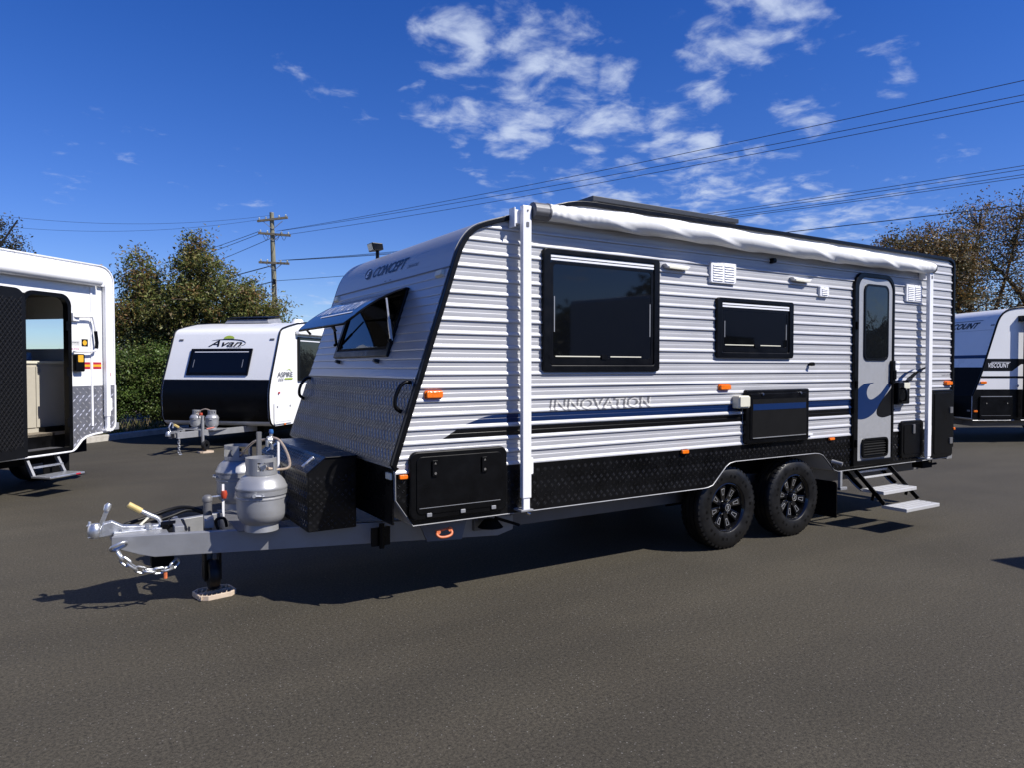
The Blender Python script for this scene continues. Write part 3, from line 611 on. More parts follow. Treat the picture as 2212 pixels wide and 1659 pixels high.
for xx in (5.29, 5.83): part('catch', MB().lathe([(0,-.012),(.011,-.012),(.013,0),(.013,.01)], (xx, D - .056, 1.38), 'y', 10), 'chrome', h2)
h3 = hatch(7.565, 8.005, .640, 1.042, .05, 'service_hatch')
part('latch', MB().prism(rrect(7.77, 7.81, .90, 1.0, .006, 3), D - .058, D - .045), 'galv_dark', h3, bevel=.002)
h4 = hatch(8.18, 8.635, .600, 1.366, .045, 'rear_boot_hatch', .036)
for zz in (1.13, .78): part('latch', MB().prism(rrect(8.54, 8.60, zz-.035, zz+.035, .006, 3), D - .054, D - .041), 'galv_dark', h4, bevel=.002)
# --- lights and small fittings on the side
def lamp(x0, x1, z0, z1, m='amber', d=.035, base='black', name='marker_light', yo=.018):
    b = part(name, MB().prism(rrect(x0, x1, z0, z1, min(.012, (z1-z0)*.25), 3), D - yo, D - .001), base, CV)
    part('lens', MB().prism(rrect(x0+.006, x1-.006, z0+.005, z1-.005, min(.010, (z1-z0)*.25), 3), D - yo - d*.6, D - yo + .001), m, b, bevel=.004)
lamp(1.984, 2.114, 1.417, 1.470, base='amber'); lamp(4.768, 4.906, 1.424, 1.474, base='amber'); lamp(8.478, 8.62, 1.414, 1.470, base='amber')
lamp(1.790, 1.860, .896, .934); lamp(4.310, 4.398, .897, .938); lamp(6.311, 6.404, .900, .934); lamp(8.64, 8.69, .893, .931, yo=.02)
part('marker_light', MB().box(1.752, 1.768, D + .012, D + .10, .894, .936), 'cream', CV, bevel=.004)
for x0 in (4.10, 5.709):
    a = part('awning_light', MB().prism([(x0, 2.470), (x0+.287, 2.464), (x0+.255, 2.432), (x0+.03, 2.438)], D - .052, D - .004), 'white_metal', CV, bevel=.006)
    part('lens', MB().prism([(x0+.03, 2.452), (x0+.25, 2.447), (x0+.24, 2.429), (x0+.04, 2.433)], D - .058, D - .045), 'cream', a, bevel=.003)
def louvre(x0, x1, z0, z1, cols, rows):
    f = part('vent_grille', MB().prism(rrect(x0, x1, z0, z1, .006, 3), D - .034, D - .001), 'white_metal', CV, bevel=.004)
    cw = (x1 - x0 - .03) / cols; rh = (z1 - z0 - .03) / rows
    for i in range(cols):
        for j in range(rows):
            a = x0 + .015 + i*cw + .010; b = a + cw - .020; zz = z0 + .016 + j*rh
            part('louvre', MB().add([(a, D-.0345, zz), (b, D-.0345, zz), (b, D-.0345, zz+rh*.62), (a, D-.0345, zz+rh*.62), (a+.006, D-.0415, zz+.002), (b-.006, D-.0415, zz+.002)], [(0,4,3),(1,2,5),(4,5,2,3),(0,1,5,4)]), 'white_metal', f)
    for xx in (x0+.008, (x0+x1)/2, x1-.008):
        for zz in (z0+.008, z1-.008): part('screw', MB().lathe([(0,-.002),(.003,-.002),(.003,.002)], (xx, D-.034, zz), 'y', 6), 'galv_dark', f)
louvre(4.642, 4.958, 2.353, 2.530, 2, 7); louvre(6.143, 6.285, 2.312, 2.410, 1, 4); louvre(7.642, 7.945, 2.338, 2.523, 2, 8)
part('door_stop', MB().lathe([(0,-.05),(.016,-.05),(.019,-.03),(.016,0),(.016,.012)], (6.02, D-.012, 1.660), 'y', 12), 'black', CV, smooth=50)
e = part('power_outlet', MB().prism(rrect(4.945, 5.085, 1.262, 1.372, .012, 3), D - .085, D - .008), 'cream', CV, bevel=.008)
part('outlet_cover', MB().prism(rrect(4.952, 5.078, 1.275, 1.365, .01, 3), D - .097, D - .084), 'cream', e, bevel=.004); part('cable_gland', MB().tube([(5.0, D-.05, 1.262), (5.0, D-.05, 1.235)], .018, 10), 'black', e, smooth=60)
part('vent_tab', MB().box(5.985, 6.06, D - .030, D - .004, .968, .985), 'decal_white', CV, bevel=.003)
e = part('entry_light_box', MB().prism(rrect(7.44, 7.655, 1.228, 1.470, .012, 3), D - .075, D - .008), 'black', CV, bevel=.008)
part('lens', MB().prism(rrect(7.535, 7.650, 1.392, 1.464, .008, 3), D - .083, D - .074), 'cream', e, bevel=.004); part('grab_bar', MB().tube(smooth_path([(7.50, D-.07, 1.40), (7.50, D-.12, 1.38), (7.50, D-.12, 1.28), (7.50, D-.07, 1.26)], 4), .012, 8), 'black', e, smooth=60)
part('wall_speaker', MB().lathe([(0,-.04),(.022,-.036),(.026,-.01),(.026,.012)], (5.45, D-.02, 2.60), 'y', 14), 'black', CV, smooth=50)
# --- roof gear: solar panel, flood light
sp = part('solar_panel', MB().box(3.42, 5.06, D + .03, D + .90, 2.905, 2.945), 'solar_frame', CV, bevel=.004); part('solar_cells', MB().box(3.45, 5.03, D + .06, D + .87, 2.9452, 2.947), 'glass', sp)
for xx in (3.44, 5.0):
    for yy in (D + .06, D + .84): part('panel_foot', MB().box(xx, xx+.05, yy, yy+.04, 2.868, 2.906), 'galv', sp)
fl = part('flood_light', MB().tube([(2.50, 6.42, 2.60), (2.50, 6.42, 2.74)], .018, 8), 'black', CV)
part('lamp_head', MB().add([(2.44,6.35,2.725),(2.44,6.49,2.725),(2.42,6.49,2.80),(2.42,6.35,2.80),(2.54,6.36,2.74),(2.54,6.48,2.74),(2.53,6.48,2.80),(2.53,6.36,2.80)], [(0,1,2,3),(4,7,6,5),(0,4,5,1),(1,5,6,2),(2,6,7,3),(3,7,4,0)]), 'black', fl, bevel=.006)
part('lens', MB().add([(2.436,6.362,2.733),(2.436,6.478,2.733),(2.418,6.478,2.792),(2.418,6.362,2.792)], [(0,1,2,3)]), 'cream', fl)
# --- rolled awning
AY = D - .092
def aw_c(x):
    s = (x - 2.87) / (8.0 - 2.87); return 2.733 + .010*math.sin(math.pi*min(1, s*2.2)) - .020*s + .0*s, .056 + .019*math.sin(math.pi*min(1, max(0, s)))**.7
mb = MB(); nx, na = 420, 44; vs = []; rw = random.Random(11)
folds = [(rw.uniform(3.1, 7.8), rw.uniform(.10, .22), rw.uniform(.004, .011), rw.uniform(.5, 1.0)) for _ in range(26)]
for i in range(nx + 1):
    x = 2.905 + (8.015 - 2.905) * i / nx; zc, r = aw_c(x); s = (x - 2.905) / 5.11
    endw = math.exp(-((s) / .10) ** 2) + .7 * math.exp(-((1 - s) / .06) ** 2)
    for j in range(na):
        a = 2 * math.pi * j / na      # 0 = towards the viewer, 90 deg = up
        ph = x * 10.6 + a * 3 + .9*math.sin(x*1.7 + .6) + .35*math.sin(x*4.3 + a)
        saw = (ph / (2*math.pi)) % 1.0; sh = (saw / .78) ** 1.6 if saw < .78 else (1 - (saw - .78) / .22)
        am = .0125 * (.45 + .55*math.sin(x*2.3 + a*1.0 + 1.1)**2) * (1 - .75*endw)
        d = am * sh + .0012 * math.sin(x * 15.1 + a * 2 + 1.3*math.sin(x*3.1))
        d += .0034 * endw * math.sin(x * 88 + a * 2 + 2.4*math.sin(x*17)) * max(0, math.sin(a + .9))
        rr = r + d; vs.append((x, AY - rr * math.cos(a), zc + rr * math.sin(a)))
fs = [(i*na+j, i*na+(j+1) % na, (i+1)*na+(j+1) % na, (i+1)*na+j) for i in range(nx) for j in range(na)] + [tuple(range(na)), tuple(nx*na+j for j in range(na))]
awn = part('awning', mb.add(vs, fs), 'fabric', CV, smooth=60)
capm = MB()
nr = 48
prof = []
vs = []
for x, rr in ((2.775, .0), (2.775, .048), (2.78, .058), (2.895, .060), (2.90, .064), (2.912, .064)):
    for j in range(nr): a = 2*math.pi*j/nr; q = rr - (.0022 if (j % 4 == 0 and .055 < rr < .0605) else 0); vs.append((x, AY - q*math.cos(a), 2.733 + q*math.sin(a)))
part('roller_end_cap', MB().add(vs, [(i*nr+j, i*nr+(j+1) % nr, (i+1)*nr+(j+1) % nr, (i+1)*nr+j) for i in range(5) for j in range(nr)]), 'galv_dark', awn, smooth=35)
part('roller_end_cap', MB().lathe([(0, .03), (.055, .03), (.06, .02), (.06, 0)], (8.01, AY, 2.713), 'x', 24), 'galv_dark', awn, smooth=40)
for x0, ztop in ((2.693, 2.760), (7.965, 2.745)):
    lg = part('awning_leg', MB().box(x0, x0 + .072, D - .108, D - .068, .70 if x0 < 5 else .64, ztop), 'white_metal', awn, bevel=.005)
    part('inner_leg', MB().box(x0 + .009, x0 + .063, D - .102, D - .074, .618, .72), 'white_metal', awn, bevel=.003)
    part('leg_foot', MB().box(x0 - .018, x0 + .085, D - .115, D - .010, .606, .622), 'galv', awn, bevel=.003)
    part('leg_foot_pin', MB().tube([(x0+.036, D-.10, .598), (x0+.062, D-.10, .585)], .010, 8), 'chrome', awn, smooth=60)
    part('leg_slot', MB().prism(rrect(x0+.028, x0+.050, ztop-.150, ztop-.115, .004, 2), D - .1115, D - .107), 'galv_dark', awn)
    part('leg_bolt', MB().lathe([(0,-.005),(.006,-.005),(.007,.001)], (x0+.040, D-.108, ztop-.035), 'y', 8), 'galv_dark', awn)
    part('leg_bracket', MB().box(x0 - .055, x0 + .004, D - .070, D - .022, ztop - .125, ztop - .03).box(x0 - .062, x0 - .052, D - .095, D - .022, ztop - .155, ztop - .02), 'white_metal', awn, bevel=.003)
    part('travel_catch', MB().prism(rrect(x0 + .073, x0 + .097, .865, .985, .010, 4), D - .095, D - .085), 'white_metal', awn, bevel=.002)
# --- entry steps
st = part('entry_steps', MB().box(6.80, 7.46, D + .02, D + .40, .555, .580), 'black_matte', CV)
for yf, yb, zz, nm in ((4.015, 4.235, .385, 'upper'), (3.785, 4.005, .250, 'lower')):
    n = 4; w = (yb - yf) / n
    for i in range(n): part('step_slat', MB().box(6.855, 7.43, yf + i*w + .007, yf + (i+1)*w - .006, zz - .012, zz), 'tread_alu', st, bevel=.003)
    part('step_side', MB().box(6.842, 6.853, yf, yb + .02, zz - .032, zz + .001), 'tread_alu', st, bevel=.003); part('step_side', MB().box(7.432, 7.443, yf, yb + .02, zz - .032, zz + .001), 'tread_alu', st, bevel=.003)
    part('step_shadow_plate', MB().box(6.853, 7.432, yf, yb, zz - .018, zz - .0125), 'galv_dark', st)  # added dark plate: blocks light through the slat gaps, keeps the step shadow solid
    part('step_nosing', MB().box(6.842, 7.443, yf - .012, yf + .003, zz - .034, zz + .001), 'tread_alu', st, bevel=.004)
for xx in (6.838, 7.447):
    part('step_arm', MB().beam((xx, 4.42, .54), (xx, 4.23, .385), .016, .05).beam((xx, 4.30, .56), (xx, 3.99, .262), .012, .045).beam((xx, 4.10, .37), (xx, 4.12, .28), .012, .03), 'black', st, bevel=.003)
    part('step_runner', MB().tube(smooth_path([(xx - .012, 4.40, .50), (xx - .012, 4.31, .42), (xx - .012, 4.25, .378), (xx-.012, 4.22, .372)], 5), .008, 6), 'galv', st, smooth=60)
part('step_bar', MB().box(6.85, 7.43, 4.31, 4.325, .525, .545), 'tread_alu', st, bevel=.002); part('step_bar', MB().box(6.85, 7.43, 4.255, 4.275, .476, .494), 'tread_alu', st, bevel=.002)
# --- chassis, drawbar, underbody
for y0 in (4.62, YF - .40): part('chassis_rail', MB().box(2.55, 8.62, y0, y0 + .06, .40, .582), 'galv_dark', CV, bevel=.004)
for xx in (2.9, 3.8, 4.7, 6.3, 7.5, 8.4): part('crossmember', MB().box(xx, xx + .05, 4.68, YF - .40, .46, .58), 'galv_dark', CV)
for s_ in (-1, 1):
    a = Vector((.225, YC + s_*(-.135), 0)); b = Vector((2.74, YC + s_*(-.905), 0)); d = (b - a).normalized(); nrm = Vector((-d.y, d.x, 0)) * (.05 if s_ > 0 else -.05)
    mb = MB(); sec = [(0, .50), (0, .43), (.17, .372), (.26, .35), (1, .35), (1.045, .392), (1.045, .50)]
    L_ = (b - a).length; pts = [(a + d * (t * L_ if t > .3 else t * 1.0), z) for t, z in sec]
    vs = [(p.x, p.y, z) for p, z in pts] + [(p.x + nrm.x, p.y + nrm.y, z) for p, z in pts]; n = len(sec)
    part('drawbar_rail', mb.add(vs, [tuple(range(n)), tuple(range(2*n-1, n-1, -1))] + [(i, i+n, (i+1) % n + n, (i+1) % n) for i in range(n)]), 'galv', CV, bevel=.004)
part('drawbar_gusset', MB().prism([(.24, YC-.13), (.24, YC+.13), (.56, YC+.20), (.56, YC-.20)], .488, .502, 'z'), 'galv', CV)
part('drawbar_crossmember', MB().box(.60, .66, YC-.19, YC+.19, .44, .535), 'galv', CV, bevel=.003); part('drawbar_crossmember', MB().box(.97, 1.03, YC - .30, YC + .30, .40, .497), 'galv', CV, bevel=.003)
part('drawbar_angle', MB().add([(.79,5.33,.50),(.85,5.31,.50),(.85,5.31,.57),(.79,5.33,.55),(.80,5.42,.50),(.86,5.40,.50),(.86,5.40,.57),(.80,5.42,.57)], [(0,1,2,3),(4,7,6,5),(1,5,6,2),(0,3,7,4),(3,2,6,7)]), 'galv', CV, bevel=.003)
part('bottle_tray', MB().box(.97, 1.30, 5.075, 5.925, .4985, .506), 'galv_dark', CV)
part('stabiliser_leg', MB().tube([(1.86, 4.72, .52), (1.86, 4.72, .345)], .020, 8).box(1.79, 1.93, 4.735, 4.75, .36, .49), 'black', CV, smooth=60)
part('recovery_plate', MB().add([(2.05,4.55,.58),(2.42,4.47,.58),(2.36,4.46,.40),(2.12,4.52,.40),(2.05,4.57,.58),(2.42,4.49,.58),(2.36,4.48,.40),(2.12,4.54,.40)], [(0,1,2,3),(4,7,6,5),(0,4,5,1),(1,5,6,2),(2,6,7,3),(3,7,4,0)]), 'galv_dark', CV)
part('bow_shackle', MB().tube(smooth_path([(2.110, 4.335, 0.508), (2.095, 4.315, 0.492), (2.115, 4.305, 0.476), (2.155, 4.300, 0.474), (2.195, 4.305, 0.482), (2.207, 4.315, 0.502), (2.195, 4.335, 0.518)], 4), .0095, 8).tube([(2.095, 4.335, 0.512), (2.210, 4.335, 0.522)], .008, 8).lathe([(0,0),(.016,0),(.016,.012),(0,.012)], (2.197, 4.315, 0.518), 'y', 10).lathe([(0,0),(.016,0),(.016,.012),(0,.012)], (2.108, 4.315, 0.508), 'y', 10), 'orange_steel', CV, smooth=50)
part('stabiliser_pad', MB().lathe([(0,.06),(.05,.055),(.085,.01),(.095,0),(0,0)], (2.62, 4.50, .448), 'z', 16).beam((2.64, 4.46, .52), (2.83, 4.44, .45), .03, .02), 'black_matte', CV)
for xx in (4.965, 5.895): part('axle', MB().tube([(xx, 4.45, .372), (xx, YF - .17, .372)], .032, 10), 'black_matte', CV, smooth=60)
part('spring_pack', MB().beam((4.75, 4.66, .43), (5.43, 4.66, .47), .05, .03).beam((5.43, 4.66, .47), (6.15, 4.66, .43), .05, .03), 'black_matte', CV)
part('wheel_arch_liner', MB().box(4.62, 6.46, 4.295, 4.70, .80, .815), 'black_matte', CV); part('wheel_arch_inner', MB().box(4.58, 6.50, 4.70, 4.712, .36, .80), 'black_matte', CV)
part('mud_flap', MB().prism(rrect(4.335, 4.62, .093, .46, 0, 4, (.02, .03, .01, .01)), 6.575, 6.583, 'x'), 'black_matte', CV)
part('drain_pipe', MB().box(6.49, 6.525, 4.24, 4.27, .40, .585).box(6.49, 6.60, 4.235, 4.275, .395, .425), 'galv', CV, bevel=.004)
part('filler_spout', MB().tube([(6.40, D - .005, .688), (6.43, D - .10, .672)], [.022, .016], 12), 'galv', CV, smooth=50)
part('rear_bumper', MB().box(8.68, 8.80, D + .05, YF - .05, .545, .61), 'galv', CV, bevel=.006)
part('rear_stabiliser', MB().box(8.22, 8.42, D + .08, D + .20, .47, .58).tube([(8.40, D+.10, .50), (8.52, D+.09, .505)], .014, 8), 'black_matte', CV)
# --- toolbox on the drawbar
tb = [(1.362, .50), (1.362, .90), (1.487, .998), (1.705, .998), (1.705, .50)]
box_ = part('drawbar_toolbox', MB().prism(tb, 4.80, 6.20, 'y'), 'black_plate', CV, bevel=.006)
sl = Vector((1.487-1.362, 0, .998-.90)).normalized(); sn = Vector((-sl.z, 0, sl.x))
lid = [(1.35, .885), (1.352, .905), (1.484, 1.007), (1.71, 1.007), (1.71, .985)]
part('toolbox_lid', MB().prism([(1.352,.884),(1.352,.906),(1.484,1.008),(1.715,1.008),(1.715,.999),(1.4865,.999),(1.3615,.901),(1.3615,.884)], 4.79, 6.21, 'y'), 'black_plate', box_, bevel=.003)
tread_marks(4.82, 6.19, .515, .88, .050, lambda u, v: (1.3615, u, v), Vector((-1, 0, 0)), 'tread_pattern', 'black_tread', box_, .026, .005, 2, .002)
tread_marks(1.38, 1.69, .515, .88, .050, lambda u, v: (u, 4.7995, v), Vector((0, -1, 0)), 'tread_pattern', 'black_tread', box_, .026, .005, 2, .002)
tread_marks(4.82, 6.19, .01, .16, .050, lambda u, v: tuple(Vector((1.352, u, .906)) + Vector((.79, 0, .613)) * v), Vector((-.613, 0, .79)), 'tread_pattern', 'black_tread', box_, .026, .005, 2, .002)
for yy in (4.98, 6.02): part('lid_latch', MB().beam(Vector((1.375, yy, .926)), Vector((1.455, yy, .990)), .03, .014, (-.6, 0, .8)), 'zinc', box_, bevel=.003)
# --- coupling, handbrake, jockey wheel
cp = part('coupling', MB().add([], []).lathe([(.0, .085), (.028, .082), (.040, .065), (.046, .035), (.044, .0), (.036, -.012)], (.135, YC, .492), 'z', 20), 'zinc', CV, smooth=45)
part('coupling_body', MB().prism([(.09, .488), (.15, .482), (.28, .492), (.56, .506), (.56, .530), (.40, .535), (.30, .545), (.235, .585), (.18, .575), (.16, .53)], YC - .035, YC + .035, 'y').box(.24, .54, YC - .06, YC + .06, .500, .514), 'zinc', cp, bevel=.006)
part('coupling_bolt', MB().lathe([(0,.035),(.016,.035),(.016,.02),(.024,.02),(.024,0)], (.455, YC - .045, .512), 'z', 8), 'zinc', cp)
part('coupling_bolt', MB().lathe([(0,.02),(.010,.02),(.010,0)], (.29, YC - .05, .51), 'z', 8), 'zinc', cp)
part('grease_nipple', MB().lathe([(0,.028),(.008,.028),(.012,.008),(.02,0)], (.105, YC, .565), 'z', 10), 'zinc', cp)
part('coupling_lever', MB().beam((.165, YC, .55), (.205, YC, .655), .026, .018, (0, 1, 0)).tube([(.203, YC, .655), (.212, YC, .685), (.222, YC, .702)], [.020, .024, .014], 10), 'zinc', cp, smooth=50)
part('handbrake_lever', MB().tube(smooth_path([(.53, YC+.02, .490), (.535, YC+.02, .53), (.515, YC+.02, .565), (.47, YC+.02, .592), (.41, YC+.02, .63)], 5), .015, 8), 'zinc', cp, smooth=60)
part('handbrake_grip', MB().tube([(.415, YC+.02, .626), (.335, YC+.02, .682)], .020, 8), 'yellow_grip', cp, smooth=50)
part('handbrake_ratchet', MB().beam((.47, YC+.02, .59), (.40, YC+.02, .525), .008, .014), 'cream', cp)
jw = part('jockey_wheel', MB().tube([(.838, 5.50, .16), (.838, 5.50, .665)], .030, 14).lathe([(.034,0),(.036,.03),(.02,.045),(0,.045)], (.838, 5.50, .655), 'z', 14), 'galv_dark', CV, smooth=50)
part('jockey_crank', MB().tube([(.838, 5.50, .683), (.94, 5.47, .690)], .008, 6), 'zinc', jw, smooth=60)
part('crank_knob', MB().lathe([(0,.055),(.018,.055),(.024,.03),(.016,0),(0,0)], (.945, 5.465, .672), 'z', 12), 'redknob', jw, smooth=50)
part('jockey_fork', MB().box(.80, .815, 5.41, 5.53, .10, .30).box(.90, .915, 5.41, 5.53, .10, .30), 'black', jw)
part('jockey_tyre', MB().lathe([(.03,-.035),(.085,-.038),(.10,-.034),(.108,-.020),(.110,0),(.108,.020),(.10,.034),(.085,.038),(.03,.035)], (.858, 5.42, .143), 'x', 28), 'tyre', jw, smooth=40)
part('brake_post', MB().box(.932, .948, 5.47, 5.475, .53, .775), 'white_metal', CV)
part('rear_mount_post', MB().box(1.185, 1.215, 5.48, 5.52, .56, 1.14), 'galv_dark', CV)
# cable loops and chain
cab = [(.86,5.50,.46),(.85,5.52,.53),(.80,5.56,.585),(.70,5.62,.608),(.60,5.64,.595),(.48,5.62,.565),(.36,5.58,.545),(.31,5.55,.535),(.33,5.52,.525),(.45,5.54,.530),(.60,5.57,.560),(.72,5.60,.585),(.82,5.56,.56),(.88,5.50,.50)]
part('wiring_loop', MB().tube(smooth_path(cab, 6), .012, 8), 'cable', CV, smooth=60)
part('wiring_loop', MB().tube(smooth_path([(.90,5.44,.45),(.885,5.45,.51),(.90,5.44,.535),(.94,5.43,.53),(.955,5.43,.47)], 5), .011, 8), 'cable', CV, smooth=60)
part('wiring_loop', MB().tube(smooth_path([(p[0]+.02, p[1]+.05, p[2]-.012) for p in cab[2:11]], 6), .009, 8), 'cable', CV, smooth=60)
part('wiring_plug', MB().tube([(.53,5.46,.525),(.62,5.44,.53)], .024, 10).tube([(.56,5.42,.515),(.60,5.50,.518)], .020, 10), 'black', CV, smooth=60)
part('wiring_socket', MB().box(.46, .60, 5.36, 5.46, .26, .34), 'black_matte', CV, bevel=.01)
def chain_link(c, d, tw, L=.072, w=.042, r=.0085):
    d = Vector(d).normalized(); u = d.cross(Vector((0, 1, 0)));
    u = u.normalized() if u.length > 1e-3 else Vector((1, 0, 0)); v = d.cross(u); q = u * math.cos(tw) + v * math.sin(tw); c = Vector(c); pts = []
    for i in range(16):
        a = 2*math.pi*i/16; s = math.copysign(max(0, L/2 - w/2), math.cos(a)); pts.append(c + d * (s + math.cos(a)*w/2) + q * math.sin(a)*w/2)
    return MB().tube(pts, r, 6, closed=True)
cpath = smooth_path([(.262,5.285,.445),(.262,5.28,.41),(.285,5.275,.365),(.325,5.27,.325),(.37,5.27,.29),(.43,5.275,.268),(.50,5.28,.258),(.56,5.29,.262),(.60,5.31,.285)], 20)
ch = part('safety_chain', chain_link((.262, 5.285, .452), (.8, 0, .3), .9, .10, .06, .011), 'zinc', CV, smooth=60)
acc, last, i = 0, Vector(cpath[0]), 0
for p in cpath[1:]:
    acc += (p - last).length
    if acc > .054: part('chain_link', chain_link(p, p - last, .3 if i % 2 else 1.75), 'zinc', ch, smooth=60); acc = 0; i += 1
    last = p
part('chain_shackle', MB().lathe([(0,.02),(.012,.02),(.012,-.02),(0,-.02)], (.535, 5.27, .222), 'z', 8), 'orange_steel', ch)
# --- regulator and hoses
rg = part('gas_regulator', MB().box(1.33, 1.345, 5.475, 5.50, .56, 1.06), 'white_metal', CV)
part('regulator_body', MB().lathe([(0,-.03),(.03,-.03),(.034,0),(.024,.025),(0,.03)], (1.285, 5.48, 1.075), 'x', 16).tube([(1.285,5.48,1.09),(1.285,5.48,1.13)], .012, 8).tube([(1.25,5.46,1.08),(1.25,5.46,1.03)], .012, 8).tube([(1.28,5.44,1.05),(1.28,5.44,1.01)], .010, 8), 'zinc', rg, smooth=50)
part('regulator_cap', MB().lathe([(.015,0),(.018,.012),(.014,.03),(0,.032)], (1.285, 5.48, 1.125), 'z', 12), 'bluecap', rg, smooth=50)
part('gas_hose', MB().tube(smooth_path([(1.29,5.46,1.095),(1.325,5.42,1.08),(1.35,5.36,1.03),(1.355,5.25,.96),(1.33,5.15,.91),(1.25,5.09,.905),(1.15,5.06,.925)], 6), .010, 8), 'hose', rg, smooth=60)
part('gas_hose', MB().tube(smooth_path([(1.25,5.50,1.08),(1.20,5.62,1.06),(1.17,5.75,1.0),(1.14,5.85,.93)], 6), .010, 8), 'hose', rg, smooth=60)
# --- road wheels
def wheel(cx, cy, cz, side=-1):
    w = bpy.data.objects.new('wheel', bpy.data.meshes.new('wheel')); W2 = .115
    prof = [(.215,-.100),(.225,-.112),(.250,-.120),(.290,-.122),(.325,-.116),(.350,-.106),(.362,-.094),(.369,-.075),(.370,-.052),(.362,-.050),(.362,-.044),(.3715,-.042),(.372,-.006),(.363,-.004),(.363,.004),(.372,.006),(.3715,.042),(.362,.044),(.362,.050),(.370,.052),(.369,.075),(.362,.094),(.350,.106),(.325,.116),(.290,.122),(.250,.120),(.225,.112),(.215,.100)]
    t = MB().lathe(prof, (0, 0, 0), 'y', 72); return t
def make_wheel():
    root = part('wheel', MB().lathe([(.214,-.098),(.222,-.106),(.214,-.110),(.205,-.100),(.198,-.070),(.190,-.030),(.186,.02),(.186,.06),(.05,.06)], (0,0,0), 'y', 56), 'rim', CV, smooth=35)
    part('tyre', wheel(0, 0, 0), 'tyre', root, smooth=32)
    lug = MB()
    for i in range(44):
        a = 2*math.pi*(i + .25)/44; ca, sa = math.cos(a), math.sin(a)
        def P(r, da, y): return (r*math.cos(a+da), y, r*math.sin(a+da))
        for sgn in (-1, 1):
            q = .5 if sgn > 0 else 0; a = 2*math.pi*(i + .25 + q)/44
            lug.add([P(.348,-.045,sgn*.1075),P(.348,.045,sgn*.1075),P(.374,.040,sgn*.080),P(.374,-.040,sgn*.080),P(.345,-.035,sgn*.098),P(.345,.035,sgn*.098),P(.360,.035,sgn*.07),P(.360,-.035,sgn*.07),P(.366,-.045,sgn*.101),P(.366,.045,sgn*.101)],
                    [(0,1,9,8),(8,9,2,3),(0,8,3,7,4),(1,5,6,2,9)])
    o = part('tread_lugs', lug, 'tyre', root); o['kind'] = 'stuff'
    side_let = MB()
    for i in range(10):
        for a0, ln in ((R(36*i), R(5)), (R(36*i+12), R(3))):
            pts = [(r*math.cos(a0+da), -.1228, r*math.sin(a0+da)) for r, da in ((.268,0),(.268,ln),(.292,ln),(.292,0))]; side_let.add(pts, [(0,1,2,3)])
    part('sidewall_marks', side_let, 'black', root)['kind'] = 'stuff'
    disc = MB()
    for i in range(8):
        a = 2*math.pi*i/8 + .2
        def P(r, da, y): return (r*math.cos(a+da), y, r*math.sin(a+da))
        # spoke: raised wedge from hub to rim
        disc.add([P(.05,-.39,-.062),P(.05,.39,-.062),P(.196,.20,-.082),P(.196,-.20,-.082),P(.05,-.39,.0),P(.05,.39,.0),P(.196,.24,.0),P(.196,-.24,.0)], [(0,1,2,3),(0,4,5,1),(1,5,6,2),(2,6,7,3),(3,7,4,0)])
    part('spokes', disc, 'rim', root, bevel=.004)
    for i in range(8):
        a = 2*math.pi*i/8 + .2; mb = MB()
        def P(r, da, y): return (r*math.cos(a+da), y, r*math.sin(a+da))
        def yq(r): return -.062 - (r-.05)/.146*.020
        out = [(.110,-.095),(.110,.095),(.170,.115),(.170,-.115)]; inn = [(.116,-.055),(.116,.055),(.165,.085),(.165,-.085)]
        vs = [P(r, d, yq(r)-.0022) for r, d in out] + [P(r, d, yq(r)-.0022) for r, d in inn] + [P(r, d, yq(r)+.001) for r, d in out]
        part('milled_outline', mb.add(vs, [(k, (k+1) % 4, 4+(k+1) % 4, 4+k) for k in range(4)] + [(k, 8+k, 8+(k+1) % 4, (k+1) % 4) for k in range(4)]), 'alu', root)
    for i in range(6):
        a = 2*math.pi*i/6; part('wheel_nut', MB().lathe([(0,-.076),(.009,-.074),(.010,-.06)], (.068*math.cos(a), 0, .068*math.sin(a)), 'y', 6), 'chrome', root)
    hc = part('hub_cap', MB().lathe([(0,-.108),(.036,-.108),(.040,-.104),(.042,-.06)], (0,0,0), 'y', 28), 'rim', root, smooth=35)
    part('hub_cap_ring', MB().lathe([(.028,-.1085),(.028,-.1095),(.033,-.1095),(.033,-.1085)], (0,0,0), 'y', 28), 'alu', root)
    lettering('3', lambda u, v: (-.013 + .026*u, -.1095, -.018 + .036*v), 'alu', root, 0, .03, name='hub_emblem')
    return root
w0 = make_wheel()
for i, (xx, yy, rz) in enumerate(((4.965, 4.435, 0), (5.895, 4.435, 0), (4.965, YF - .155, math.pi), (5.895, YF - .155, math.pi))):
    w = w0 if i == 0 else copy_tree(w0, CV)
    w.location = (xx, yy, .372); w.rotation_euler = (0, R(24) * i, rz)

